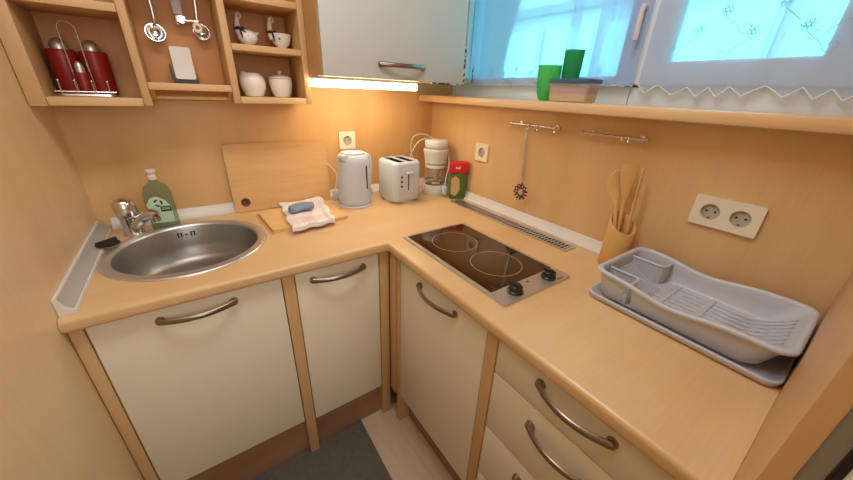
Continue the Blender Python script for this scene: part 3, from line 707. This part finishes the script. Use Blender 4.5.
b = B(); x = -0.318
for w in (0.005, 0.004, 0.005, 0.003, 0.005): box(b, x, x+w, -1.1135, -1.1085, CT+0.0076, CT+0.0078); x += w+0.0018
obj('maker_mark', b, M['dark'], h, smooth=False)

g = thing('vent_grille', 'long steel vent grille let into worktop behind the hob', 'grille', (-0.08, -0.675, CT))
b = B(); GX0, GX1, GY0, GY1 = -0.115, -0.046, -1.003, -0.345
prism(b, rrect(GX0, GX1, GY0, GY1, 0.003, 2), [rrect(GX0+0.010, GX1-0.010, GY0+0.012, GY1-0.012, 0.003, 2)], CT+0.0006, CT+0.004)
n = 44; st = (GY1-GY0-0.024)/n
for i in range(n):
    y = GY0+0.012+st*(i+0.5); box(b, GX0+0.009, GX1-0.009, y-0.0032, y+0.0032, CT+0.0022, CT+0.0036)
box(b, (GX0+GX1)/2-0.002, (GX0+GX1)/2+0.002, GY0+0.01, GY1-0.01, CT+0.0023, CT+0.0038)
obj('bars', b, M['steel'], g, smooth=False)
obj('duct', box(B(), GX0+0.0102, GX1-0.0102, GY0+0.0122, GY1-0.0122, CT+0.0005, CT+0.0012), M['black'], g, smooth=False)

# ================================================================ hook rails, whisk
def rail(name, label, y0, y1, hooks, z):
    o = thing(name, label, 'hook rail', (-0.02, (y0+y1)/2, z))
    b = B(); tube(b, [(-0.028, y0, z), (-0.028, y1, z)], 0.0042, 12); r = obj('bar', b, M['chrome'], o)
    for y in (y0, y1):
        b = B(); tube(b, [(-0.028, y-0.004, z), (-0.028, y-0.002, z), (-0.028, y+0.002, z), (-0.028, y+0.004, z)], [0.006, 0.008, 0.008, 0.006], 12); obj('end_knob', b, M['chrome'], o)
    for y in (y0+(y1-y0)*0.12, y0+(y1-y0)*0.88):
        b = B(); tube(b, [(-0.0006, y, z), (-0.004, y, z), (-0.0045, y, z), (-0.028, y, z)], [0.010, 0.010, 0.004, 0.004], 12); obj('bracket', b, M['chrome'], o)
    for y in hooks:
        b = B(); tube(b, spl([(-0.028+0.0065*cos(R(a)), y, z+0.0065*sin(R(a))) for a in (-100, -40, 20, 90, 150, 190)]+[(-0.035, y, z-0.006), (-0.036, y, z-0.012), (-0.040, y, z-0.017), (-0.046, y, z-0.016), (-0.048, y, z-0.010)], 4), 0.0017, 8)
        obj('hook', b, M['chrome'], o)
    return o
rail('hook_rail', 'chrome hook rail holding the coil whisk', -0.826, -0.603, [-0.694, -0.735, -0.812], 1.297)
rail('hook_rail', 'empty chrome hook rail above the bamboo pot', -1.122, -0.915, [-1.052, -1.072], 1.295)
w = thing('whisk', 'whisk with a dark purple coil head hanging from the hook rail', 'whisk', (-0.046, -0.70, 1.03))
b = B(); tube(b, spl([(-0.0425, -0.6945, 1.268), (-0.045, -0.699, 1.24), (-0.045, -0.704, 1.18), (-0.043, -0.709, 1.11), (-0.041, -0.711, 1.075)], 5), 0.0068, 10, 0.6, ref=(0, 1, 0))
tube(b, [(-0.0425, -0.6945+0.0075*cos(R(a)), 1.2745+0.0075*sin(R(a))) for a in range(0, 360, 24)], 0.0016, 8, closed=True)
obj('handle', b, M['steel'], w)
b = B(); tube(b, [(-0.041, -0.711, 1.080), (-0.040, -0.711, 1.060)], 0.0024, 8)
pts = []; N = 11*14
for i in range(N):
    th = 2*pi*i/N; ph = 11*th; rr = 0.0235+0.0085*cos(ph); pts.append((-0.040+0.0085*sin(ph), -0.709+rr*cos(th), 1.034+rr*sin(th)))
tube(b, pts, 0.0023, 6, closed=True); obj('coil_head', b, M['purple'], w)

# ================================================================ dish rack, bamboo pot and spoons
def tray_part(parent):
    b = B(); X0, X1, Y0, Y1 = -0.312, -0.026, -1.590, -1.194
    def rg(i, z): return [(x, y, z) for x, y in rrect(X0+i, X1-i, Y0+i, Y1-i, 0.030-min(i, 0.02), 7)]
    loft(b, [rg(0.014, CT+0.0008), rg(0.004, CT+0.004), rg(0.0, CT+0.016), rg(0.001, CT+0.0185), rg(0.004, CT+0.0190), rg(0.007, CT+0.0170), rg(0.013, CT+0.0062), rg(0.03, CT+0.0052)])
    return obj('drip_tray', b, M['rack'], parent, sharp=60)
dr = thing('dish_rack', 'grey plastic dish rack with drip tray beside the end panel', 'dish rack', (-0.17, -1.39, CT))
tray_part(dr)
RX0, RX1, RY0, RY1 = -0.308, -0.034, -1.588, -1.196
def rimz(y):
    t = (RY1-y)/(RY1-RY0)
    return 0.990 - 0.018*math.exp(-((t-0.46)/0.20)**2) - 0.003*t
def ring(i0, zf, flare=0.0, r=0.034):
    pts = rrect(RX0+i0, RX1-i0, RY0+i0+flare, RY1-i0, r, 10); out = []
    dense = []
    for a, c in zip(pts, pts[1:]+pts[:1]):
        d = math.hypot(c[0]-a[0], c[1]-a[1]); k = 10 if d > 0.1 else 1
        for s in range(k): dense.append((a[0]+(c[0]-a[0])*s/k, a[1]+(c[1]-a[1])*s/k))
    for x, y in dense: out.append((x, y, zf(x, y)))
    return out
zb = CT+0.0125
top = lambda o: (lambda x, y: rimz(y)+o)
flat = lambda z: (lambda x, y: z)
b = B()
loft(b, [ring(0.022, flat(zb), 0.026), ring(0.016, flat(zb+0.008), 0.022), ring(0.012, lambda x, y: zb+(rimz(y)-zb)*0.6, 0.010), ring(0.009, top(-0.010)), ring(0.001, top(-0.009)), ring(0.0, top(-0.004)), ring(0.002, top(-0.001)), ring(0.006, top(0.0)), ring(0.010, top(-0.001)),
         ring(0.0125, top(-0.008)), ring(0.0145, lambda x, y: zb+(rimz(y)-zb)*0.6, 0.012), ring(0.0185, flat(zb+0.010), 0.025), ring(0.026, flat(zb+0.0035), 0.029)])
bk = obj('basket', b, M['rack'], dr, sharp=60)
# the open slit in the front wall
b = B(); off = Vector(dr['_at'])
loft(b, [[(x, -1.291-w, z), (x, -1.291+w, z), (x, -1.291+w2, z2), (x, -1.291-w2, z2)] for x in (-0.32, -0.279) for w, z, w2, z2 in ((0.0150, 0.916, 0.0045, 0.974),)])
ct = obj('cutter', b, M['rack'], dr, smooth=False)
mod = bk.modifiers.new('slit', 'BOOLEAN'); mod.object = ct; mod.operation = 'DIFFERENCE'; mod.solver = 'EXACT'
dg = bpy.context.evaluated_depsgraph_get(); me = bpy.data.meshes.new_from_object(bk.evaluated_get(dg)); bk.modifiers.clear(); bk.data = me; bpy.data.objects.remove(ct)
me.set_sharp_from_angle(angle=R(60))
def cup(name, pts, h0, h1, t=0.003):
    """open-topped compartment wall following a path"""
    b = B(); 
    for (xa, ya), (xb, yb) in zip(pts, pts[1:]):
        d = Vector((xb-xa, yb-ya, 0)); n = Vector((-d.y, d.x, 0)).normalized()*t/2; A = Vector((xa, ya, 0)); C2 = Vector((xb, yb, 0))
        loft(b, [[A-n+Vector((0, 0, h0)), A+n+Vector((0, 0, h0)), A+n+Vector((0, 0, h1)), A-n+Vector((0, 0, h1))], [C2-n+Vector((0, 0, h0)), C2+n+Vector((0, 0, h0)), C2+n+Vector((0, 0, h1)), C2-n+Vector((0, 0, h1))]])
    tube(b, [(x, y, h1) for x, y in pts], 0.0036, 10)
    return obj(name, b, M['rack'], dr, sharp=50)
c1 = cup('cutlery_cup', [(-0.100, -1.2065), (-0.100, -1.280), (-0.096, -1.291), (-0.086, -1.295), (-0.0495, -1.295)], zb+0.004, 0.972)
c2 = cup('cutlery_cup', [(-0.230, -1.2065), (-0.230, -1.276), (-0.235, -1.2845), (-0.244, -1.288), (-0.2905, -1.288)], zb+0.004, 0.972)
for k in range(9):      # bars that run the length of the floor and climb the right end
    x = -0.262+0.0225*k
    b = B(); pts = []
    for i in range(25):
        t = i/24; y = -1.315-0.247*t; z = zb+0.0048+0.046*max(0, (t-0.5)/0.5)**2.6
        pts.append((x+0.007*sin(t*5.5+0.4)*(t+0.2), y, z))
    tube(b, pts, 0.0021, 8); obj('rib', b, M['rack'], dr)
for k in range(11):     # short slanting bars between the two cups
    x = -0.238+0.0107*k
    b = B(); tube(b, [(x, -1.222, 0.968), (x, -1.232, 0.955), (x, -1.262, 0.935), (x, -1.312, zb+0.007)], 0.0018, 8); obj('rib', b, M['rack'], dr)
for y in (-1.335, -1.415):
    b = B(); box(b, RX0+0.024, RX1-0.024, y-0.006, y+0.006, zb+0.0038, zb+0.0072, 0.001); obj('cross_bar', b, M['rack'], dr)

BX, BY = -0.067, -1.140
pot = thing('utensil_pot', 'bamboo pot with a slanted rim left of the dish rack', 'pot', (BX, BY, CT))
b = B(); N = 40
def cr(r, zf): return [(BX+r*cos(2*pi*i/N), BY+r*sin(2*pi*i/N), zf(cos(2*pi*i/N), sin(2*pi*i/N))) for i in range(N)]
rim = lambda o: (lambda c, s: CT+0.150+0.026*(0.55*c+0.83*s)+o)
loft(b, [cr(0.036, lambda c, s: CT+0.0006), cr(0.039, lambda c, s: CT+0.004), cr(0.040, lambda c, s: CT+0.06), cr(0.039, rim(-0.002)), cr(0.0378, rim(0)), cr(0.0352, rim(0)), cr(0.034, rim(-0.002)), cr(0.034, lambda c, s: CT+0.010)])
obj('pot', b, M['bamboo'], pot, sharp=60)
def spoon(label, foot, tip, kind, wide, wdir, HL=0.11, thick=1.0):
    foot = Vector(foot); tip = Vector(tip); ax = (tip-foot); L = ax.length
    b = B(); st = []; hb = L-HL
    for i in range(9): st.append((hb*i/8, 0.0050+0.0008*i/8, 0.0042, 0.0))
    for i in range(1, 17):
        t = i/16
        if kind == 'spoon': w = 0.0058+(wide-0.0058)*(math.sin(pi/2*min(1, t/0.6)))**1.5 if t < 0.6 else wide*math.sqrt(max(0.0, 1-((t-0.6)/0.402)**2))
        else: w = 0.0058+(wide-0.0058)*min(1, t*1.4)**0.8*(1.0 if t < 0.93 else 0.86)
        st.append((hb+HL*t, max(w, 0.001), (0.0042-0.0016*t)*thick, 0.006*sin(pi*t) if kind == 'spoon' else 0.0))
    z = ax.normalized(); x = Vector(wdir); x = (x-z*x.dot(z)).normalized(); y = z.cross(x)
    loft(b, [[foot+x*(w*cos(2*pi*k/16))+y*(th*sin(2*pi*k/16)+d)+z*q for k in range(16)] for q, w, th, d in st])
    cat = 'spoon' if kind == 'spoon' else 'spatula'
    tag(obj('wooden_'+cat, b, M['spoon'], sharp=60), label, cat, 'wooden kitchen tools in the bamboo pot')
RD = (0.82, -0.57, 0.04); VD = (0.93, 0.36, 0)
spoon('wooden spoon with a broad round head, leftmost in the bamboo pot', (-0.080, -1.152, CT+0.014), (-0.078, -1.084, 1.206), 'spoon', 0.0265, RD)
spoon('wooden spatula with a flat wide blade, in the middle of the bamboo pot', (-0.064, -1.140, CT+0.013), (-0.056, -1.110, 1.226), 'spatula', 0.0280, RD)
spoon('wooden spatula seen edge-on, rightmost in the bamboo pot', (-0.056, -1.157, CT+0.013), (-0.062, -1.148, 1.218), 'spatula', 0.0180, VD)

# ================================================================ sill: jug, tumbler, tub; curtains
ZS = 1.3864
o = thing('jug', 'green plastic jug with a curved side on the windowsill', 'jug', (0.012, -0.712, ZS))
b = B(); lathe(b, [(0.0, 0.0006), (0.022, 0.0006), (0.025, 0.004), (0.034, 0.026), (0.0385, 0.055), (0.040, 0.085), (0.0405, 0.115), (0.042, 0.118), (0.0395, 0.118), (0.0385, 0.085), (0.037, 0.055), (0.0325, 0.026), (0.023, 0.006), (0.0, 0.005)], 36)
for v in b.verts:   # pouring lip
    a = math.atan2(v.co.y, v.co.x)-R(90); k = math.exp(-(a/0.35)**2)*max(0, (v.co.z-0.08)/0.041); r = math.hypot(v.co.x, v.co.y)
    if r > 1e-5: v.co.x *= 1+0.14*k; v.co.y *= 1+0.14*k; v.co.z += 0.003*k
obj('jug_body', b, M['greenp'], o, world=False, sharp=60)
b = B(); tube(b, spl([(-0.026, -0.030, 0.105), (-0.036, -0.040, 0.100), (-0.039, -0.042, 0.070), (-0.030, -0.030, 0.035), (-0.024, -0.020, 0.03)], 5), 0.005, 10); obj('handle', b, M['greenp'], o, world=False)
b = B(); lathe(b, [(0, 0.0006), (0.025, 0.0006), (0.027, 0.004), (0.0335, 0.164), (0.0345, 0.168), (0.0325, 0.168), (0.0255, 0.006), (0, 0.005)], 32, (0.064, -0.766, ZS))
tag(obj('tumbler', b, M['greenp2'], sharp=60), 'tall dark green plastic tumbler behind the clear tub', 'tumbler')
o = thing('storage_tub', 'clear plastic tub with a blue lid on the windowsill', 'tub', (-0.048, -0.862, ZS))
def rg(w, d, z, r): return [(x, y, z) for x, y in rrect(-d, d, -w, w, r, 5)]
b = B(); loft(b, [rg(0.066, 0.033, 0.0008, 0.010), rg(0.069, 0.036, 0.006, 0.012), rg(0.073, 0.040, 0.058, 0.014)]); obj('tub_body', b, M['tub'], o, world=False, sharp=60)
b = B(); loft(b, [rg(0.076, 0.043, 0.0585, 0.016), rg(0.0765, 0.0435, 0.062, 0.016), rg(0.0765, 0.0435, 0.068, 0.016), rg(0.073, 0.040, 0.070, 0.014)]); obj('tub_lid', b, M['bluelid'], o, world=False)
b = B(); loft(b, [rg(0.062, 0.030, 0.003, 0.008), rg(0.067, 0.034, 0.026, 0.012)]); obj('contents', b, M['tubfill'], o, world=False, sharp=60)
b = B(); loft(b, [rg(0.067, 0.034, 0.0265, 0.012), rg(0.069, 0.036, 0.044, 0.012)]); obj('wrapper', b, M['tubband'], o, world=False, sharp=60)

CX = 0.103
def fold(y, seed): return 0.0030*sin(y*31+seed)+0.0020*sin(y*57+1.7*seed)
def curtain(name, label, y0, y1, hem, seed, top=1.93):
    o = thing(name, label, 'curtain', (CX, (y0+y1)/2, 1.44))
    b = B(); NY = 240; NZ = 14; g = []
    for j in range(NZ+1):
        row = []
        for i in range(NY+1):
            y = y0+(y1-y0)*i/NY; zh = hem(y); z = zh+(top-zh)*(j/NZ)
            row.append(b.verts.new((CX+fold(y, seed)*(1.2-0.5*j/NZ), y, z)))
        g.append(row)
    for j in range(NZ):
        for i in range(NY): b.faces.new((g[j][i], g[j][i+1], g[j+1][i+1], g[j+1][i]))
    c = obj('cloth', b, M['curtain'], o, sharp=180)
    b = B(); tube(b, [(CX+fold(y0+(y1-y0)*i/NY, seed)*1.2-0.0012, y0+(y1-y0)*i/NY, hem(y0+(y1-y0)*i/NY)+0.0006) for i in range(NY+1)], 0.0012, 6); obj('hem_edge', b, M['hem'], c)
    b = B(); tube(b, [(CX, y0-0.01 if y0 < y1 else y0+0.01, top), (CX, y1, top)], 0.005, 10); obj('rod', b, M['frame'], o)
    return o, c
def motifs(parent, y0, y1, zlist, seed, s=1.0):
    b = B(); rn = random.Random(seed)
    X = lambda y: CX+fold(y, seed)*0.95-0.0022
    def loop(cy, cz, r, n=10): tube(b, [(X(cy+r*cos(2*pi*k/n)), cy+r*cos(2*pi*k/n), cz+r*sin(2*pi*k/n)) for k in range(n)], 0.0007, 5, closed=True)
    for cy, cz in zlist:
        for k in range(6):
            a = 2*pi*k/6; loop(cy+0.0085*s*cos(a), cz+0.0085*s*sin(a), 0.0038*s, 8)
        loop(cy, cz, 0.004*s, 8)
        sg = rn.choice((-1, 1))
        pts = [(cy-sg*0.004*t*3, cz-0.012-0.010*t) for t in range(4)]
        for t in range(14):
            a = t*0.55; r = 0.016*s*(1-t/16); pts.append((pts[3][0]-sg*0.016+sg*r*cos(a), cz-0.044-r*sin(a)))
        tube(b, [(X(y), y, z) for y, z in pts], 0.0007, 5)
    p = obj('embroidery', b, M['lace'], parent); p['kind'] = 'stuff'; return p
hem1 = lambda y: 1.440+0.0035*abs(sin(y*70))
cu1, cl1 = curtain('sheer_curtain', 'white sheer curtain across the left window behind the green jug', -0.170, -0.975, hem1, 1.0)
def gather(parent, ya, yb, hem, seed):
    b = B(); N = 60; g = []
    for j in range(8):
        g.append([b.verts.new((CX-0.0055+0.0022*sin((ya+(yb-ya)*i/N)*150), ya+(yb-ya)*i/N, hem(ya)+0.001+(1.925-hem(ya)-0.001)*j/7)) for i in range(N+1)])
    for j in range(7):
        for i in range(N): b.faces.new((g[j][i], g[j][i+1], g[j+1][i+1], g[j+1][i]))
    obj('gathered_fold', b, M['curtain'], parent, sharp=180)
gather(cl1, -0.200, -0.255, hem1, 1.0)
gather(cl1, -0.812, -0.972, hem1, 1.0)
gather(cl1, -0.700, -0.745, hem1, 1.0)
motifs(cl1, 0, 0, [(-0.25-0.075*k, 1.49+0.012*(k % 2)) for k in range(9)], 1.0, 0.8)
b = B()
X = lambda y: CX+fold(y, 1.0)*1.1-0.0024
for pts in ([(-0.186, 1.448), (-0.190, 1.470), (-0.186, 1.500), (-0.193, 1.522)], [(-0.190, 1.475), (-0.202, 1.492), (-0.206, 1.506)], [(-0.187, 1.498), (-0.200, 1.512), (-0.198, 1.525)], [(-0.192, 1.462), (-0.207, 1.470), (-0.212, 1.482)]):
    tube(b, spl([(X(y), y, z) for y, z in pts], 4), 0.0016, 6)
e = obj('stitched_branch', b, M['darkpat'], cl1); e['label'] = 'dark blue stitched branch at the curtain edge'
def hem2(y):
    t = (-y-1.0)/0.060+0.18*sin(y*29); f = abs((t % 1.0)-0.5)*2
    return 1.419+0.024*f+0.003*sin(y*23)
cu2, cl2 = curtain('sheer_curtain', 'white sheer curtain with a zigzag hem across the right window', -0.992, -1.600, hem2, 4.0)
motifs(cl2, 0, 0, [(-1.115, 1.585), (-1.165, 1.625), (-1.235, 1.570), (-1.275, 1.630), (-1.33, 1.575), (-1.40, 1.600)], 4.0, 1.0)

# ================================================================ on the wall shelf
ZA = 1.3504
cd = thing('condiment_stand', 'chrome wire stand with a tall loop handle on the wall shelf', 'stand', (-1.352, -0.088, ZA))
CXx, CYy = -1.346, -0.088
b = B(); prism(b, rrect(-0.068, 0.068, -0.050, 0.050, 0.02, 6), [], 0.0006, 0.006); xf(b, Matrix.Translation((CXx, CYy, ZA))); obj('base_plate', b, M['chrome'], cd)
b = B(); zt = ZA+0.190
HW, HY = 0.0185, CYy-0.023
tube(b, [(CXx-HW, HY, ZA+0.006), (CXx-HW, HY, zt-HW)]+[(CXx-HW*cos(R(a)), HY, zt-HW+HW*sin(R(a))) for a in range(15, 180, 15)]+[(CXx+HW, HY, zt-HW), (CXx+HW, HY, ZA+0.006)], 0.0022, 8, ref=(0, 1, 0))
obj('loop_handle', b, M['chrome'], cd)
for x in (-0.052, -0.018, 0.018, 0.052):
    b = B(); tube(b, [(CXx+x, CYy-0.0475, ZA+0.006), (CXx+x, CYy-0.0475, ZA+0.040)], 0.0020, 8); ball(b, (CXx+x, CYy-0.0475, ZA+0.041), 0.0030); obj('rail_post', b, M['chrome'], cd)
b = B(); tube(b, [(CXx-0.066, CYy-0.0475, ZA+0.012), (CXx+0.066, CYy-0.0475, ZA+0.012)], 0.0018, 8); obj('rail', b, M['chrome'], cd)
def jar(label, x, y, r, h):
    o = thing('condiment_jar', label, 'jar', (x, y, ZA+0.0065), 0, 'red condiment jars in the chrome stand')
    obj('jar_body', lathe(B(), [(0, 0.0004), (r*0.95, 0.0004), (r, 0.004), (r, h), (r*0.9, h+0.004), (0, h+0.004)], 32), M['red'], o, world=False)
    rl = r*0.62
    obj('jar_lid', lathe(B(), [(0, h+0.0043), (rl, h+0.0043), (rl*1.02, h+0.009), (rl*0.97, h+0.018), (rl*0.75, h+0.027), (rl*0.35, h+0.0325), (0, h+0.034)], 32), M['steel'], o, world=False)
jar('red jar with a chrome dome lid at the left of the wire stand', CXx-0.0335, CYy+0.014, 0.0325, 0.110)
jar('red jar with a chrome dome lid at the right of the wire stand', CXx+0.0335, CYy+0.014, 0.0325, 0.110)
jar('small red jar with a chrome lid at the front of the stand', CXx+0.0, CYy-0.030, 0.0160, 0.052)

# middle bay: utensils hang from a small rail under the top board
hr = thing('hook_rail', 'chrome rail in the middle bay of the wall shelf', 'hook rail', (-1.087, -0.06, 1.675))
b = B(); tube(b, [(-1.1965, -0.055, 1.675), (-0.9775, -0.055, 1.675)], 0.004, 12); obj('bar', b, M['chrome'], hr)
def hook_at(x):
    b = B(); tube(b, spl([(x, -0.055+0.006*cos(R(a)), 1.675+0.006*sin(R(a))) for a in (-100, -20, 60, 140, 200)]+[(x, -0.061, 1.660), (x, -0.058, 1.652), (x, -0.052, 1.656)], 4), 0.0014, 6); obj('hook', b, M['chrome'], hr)
for x in (-1.142, -1.072, -1.020): hook_at(x)
t = thing('ladle', 'chrome ladle hanging in the middle bay of the wall shelf', 'ladle', (-1.145, -0.05, 1.54))
b = B(); tube(b, spl([(-1.142, -0.055, 1.648), (-1.141, -0.050, 1.60), (-1.143, -0.045, 1.566), (-1.146, -0.036, 1.556)], 5), [0.0042]*16, 10, 0.6); obj('handle', b, M['chrome'], t)
b = B(); lathe(b, [(0, -0.020), (0.012, -0.018), (0.022, -0.009), (0.0265, 0.002), (0.0250, 0.002), (0.020, -0.008), (0.011, -0.016), (0, -0.0178)], 32); xf(b, Matrix.Translation((-1.147, -0.045, 1.541)) @ Matrix.Rotation(R(75), 4, 'X') ); obj('bowl', b, M['chrome'], t)
t = thing('can_opener', 'grey and chrome can opener hanging between ladle and skimmer', 'can opener', (-1.068, -0.045, 1.58))
b = B(); box(b, -1.088, -1.060, -0.052, -0.038, 1.598, 1.645, 0.005); obj('grip', b, M['grey'], t)
b = B(); lathe(b, [(0, -0.008), (0.011, -0.008), (0.012, 0.0), (0.011, 0.008), (0, 0.008)], 20); xf(b, Matrix.Translation((-1.069, -0.047, 1.586)) @ Matrix.Rotation(R(90), 4, 'X')); box(b, -1.084, -1.054, -0.050, -0.042, 1.578, 1.597, 0.002); tube(b, [(-1.082, -0.046, 1.592), (-1.084, -0.046, 1.575), (-1.076, -0.046, 1.571)], 0.0035, 8); obj('cutter', b, M['chrome'], t)
b = B(); tube(b, [(-1.066, -0.056, 1.583), (-1.045, -0.060, 1.583), (-1.022, -0.062, 1.584)], [0.0035, 0.0030, 0.0045], 10, 0.6); obj('turning_key', b, M['chrome'], t)
t = thing('skimmer', 'steel skimmer with a white and red handle medallion', 'skimmer', (-1.026, -0.04, 1.56))
b = B(); tube(b, spl([(-1.020, -0.062, 1.648), (-1.022, -0.060, 1.62), (-1.024, -0.060, 1.60), (-1.026, -0.061, 1.575)], 5), 0.0038, 10, 0.6); obj('handle', b, M['chrome'], t)
b = B(); lathe(b, [(0, -0.0125), (0.012, -0.011), (0.020, -0.005), (0.0245, 0.001), (0.0228, 0.001), (0.018, -0.004), (0.010, -0.0095), (0, -0.011)], 32); xf(b, Matrix.Translation((-1.018, -0.040, 1.557)) @ Matrix.Rotation(R(78), 4, 'X')); obj('bowl', b, M['chrome'], t)
b = B(); lathe(b, [(0, -0.002), (0.0125, -0.002), (0.0135, 0.0), (0.0125, 0.002), (0, 0.002)], 24, sy=1.15); xf(b, Matrix.Translation((-1.029, -0.068, 1.566)) @ Matrix.Rotation(R(90), 4, 'X')); m_ = obj('medallion', b, M['offwhite'], t)
b = B(); lathe(b, [(0.0, 0.0023), (0.006, 0.0023), (0.0055, 0.0035), (0, 0.0035)], 20); xf(b, Matrix.Translation((-1.029, -0.068, 1.566)) @ Matrix.Rotation(R(90), 4, 'X')); obj('red_dot', b, M['redbox'], m_)
t = thing('block_holder', 'white upright block in a dark holder in the middle shelf bay', 'holder', (-1.093, -0.05, 1.395), R(0))
b = B(); prism(b, rrect(-0.029, 0.029, 0.012, 0.112, 0.006, 4), [], 0.0, 0.012); swapYZ(b); xf(b, Matrix.Translation((0, 0.012, 0)) @ Matrix.Rotation(R(-8), 4, 'X')); obj('white_block', b, M['ceramic'], t, world=False)
b = B(); prism(b, [(-0.036, 0.001), (0.036, 0.001), (0.036, 0.010), (0.034, 0.030), (0.0335, 0.011), (-0.0335, 0.011), (-0.036, 0.06), (-0.040, 0.055), (-0.041, 0.02)], [], -0.004, 0.020); swapYZ(b); xf(b, Matrix.Translation((0, 0.014, 0))); obj('holder', b, M['dark'], t, world=False)

# right bay: geese above, pots below
def goose(label, x, y, kind):
    z = 1.5206
    o = thing('goose_egg_cup', label, 'figurine', (x, y, z), 0, 'white china geese on the wall shelf')
    b = B()
    if kind == 0:
        lathe(b, [(0, 0.0004), (0.016, 0.0004), (0.017, 0.003), (0.013, 0.008), (0.022, 0.014), (0.029, 0.026), (0.0285, 0.038), (0.022, 0.048), (0.010, 0.054), (0, 0.055)], 28, (0.008, 0, 0), 1.12, 0.95)
        tube(b, spl([(-0.010, 0, 0.035), (-0.018, 0, 0.052), (-0.0185, 0, 0.072), (-0.016, -0.002, 0.085), (-0.013, -0.005, 0.091)], 5), [0.013]*5+[0.0095]*5+[0.0075]*5+[0.008]*6, 14); ball(b, (-0.0125, -0.006, 0.092), 0.0105, (1.0, 1.15, 0.95))
        tube(b, [(0.030, 0, 0.040), (0.045, 0, 0.048)], [0.012, 0.003], 12)
    else:
        lathe(b, [(0, 0.0004), (0.017, 0.0004), (0.018, 0.003), (0.015, 0.008), (0.026, 0.022), (0.032, 0.046), (0.033, 0.052), (0.0305, 0.052), (0.024, 0.024), (0.010, 0.012), (0, 0.011)], 28, (0.012, 0, 0), 1.12, 0.95)
        tube(b, spl([(-0.016, 0, 0.034), (-0.022, 0, 0.052), (-0.0225, 0, 0.072), (-0.020, -0.002, 0.085), (-0.017, -0.005, 0.091)], 5), [0.012]*5+[0.009]*5+[0.0075]*5+[0.008]*6, 14); ball(b, (-0.0165, -0.006, 0.092), 0.0105, (1.0, 1.15, 0.95))
    obj('body', b, M['ceramic'], o, world=False, sharp=60)
    hx = -0.0125 if kind == 0 else -0.0165
    b = B(); tube(b, [(hx, -0.015, 0.091), (hx, -0.026, 0.087)], [0.005, 0.0018], 10); obj('beak', b, M['beak'], o, world=False)
    nx = -0.0165 if kind == 0 else -0.0215
    b = B(); tube(b, [(nx+0.0118*cos(2*pi*k/18), 0.0112*sin(2*pi*k/18), 0.054) for k in range(18)], 0.0028, 8, closed=True)
    tube(b, [(nx+0.004, -0.013, 0.054), (nx+0.016, -0.020, 0.043), (nx+0.024, -0.026, 0.032)], [0.003, 0.0035, 0.0025], 8)
    tube(b, [(nx+0.002, -0.014, 0.054), (nx+0.003, -0.022, 0.040), (nx+0.004, -0.028, 0.026)], [0.003, 0.0035, 0.0025], 8)
    for s in (-1, 1): ball(b, (nx+0.003+s*0.007, -0.0165, 0.0555), 0.0055, (1.2, 0.6, 0.8), 12)
    obj('ribbon_bow', b, M['ribbon'], o, world=False)
goose('white china goose with a rounded closed back and dark bow', -0.893, -0.095, 0)
goose('white china goose egg cup with an open bowl back and dark bow', -0.785, -0.095, 1)
o = thing('creamer', 'white china creamer without lid on the lower shelf board', 'creamer', (-0.893, -0.095, 1.3606), R(0))
b = B(); lathe(b, [(0, 0.0004), (0.030, 0.0004), (0.032, 0.004), (0.042, 0.028), (0.0445, 0.045), (0.040, 0.064), (0.031, 0.074), (0.030, 0.078), (0.0275, 0.078), (0.029, 0.073), (0.037, 0.063), (0.0415, 0.045), (0.039, 0.028), (0.029, 0.006), (0, 0.005)], 40)
for v in b.verts:
    a = math.atan2(v.co.y, v.co.x); a = (a-R(200)+pi) % (2*pi)-pi; k = math.exp(-(a/0.4)**2)*max(0, (v.co.z-0.058)/0.02)
    v.co.x *= 1+0.28*k; v.co.y *= 1+0.28*k; v.co.z += 0.004*k
obj('pot', b, M['ceramic'], o, world=False, sharp=60)
b = B(); tube(b, spl([(0.026, 0.024, 0.066), (0.040, 0.036, 0.068), (0.047, 0.042, 0.050), (0.040, 0.036, 0.030), (0.031, 0.028, 0.026)], 5), 0.004, 10); obj('handle', b, M['ceramic'], o, world=False)
o = thing('sugar_bowl', 'white china sugar bowl with a knobbed lid on the shelf', 'sugar bowl', (-0.795, -0.095, 1.3606))
obj('bowl', lathe(B(), [(0, 0.0004), (0.028, 0.0004), (0.030, 0.004), (0.037, 0.022), (0.0415, 0.045), (0.0425, 0.062), (0.0395, 0.064), (0, 0.064)], 40), M['ceramic'], o, world=False)
l = obj('lid', lathe(B(), [(0, 0.0643), (0.042, 0.0643), (0.043, 0.067), (0.036, 0.072), (0.018, 0.0765), (0, 0.0775)], 40), M['ceramic'], o, world=False)
obj('knob', lathe(B(), [(0, 0.0765), (0.006, 0.0765), (0.005, 0.081), (0.0085, 0.086), (0.006, 0.0905), (0, 0.092)], 20), M['ceramic'], l, world=False)

for o in bpy.data.objects:
    if '_at' in o: del o['_at']
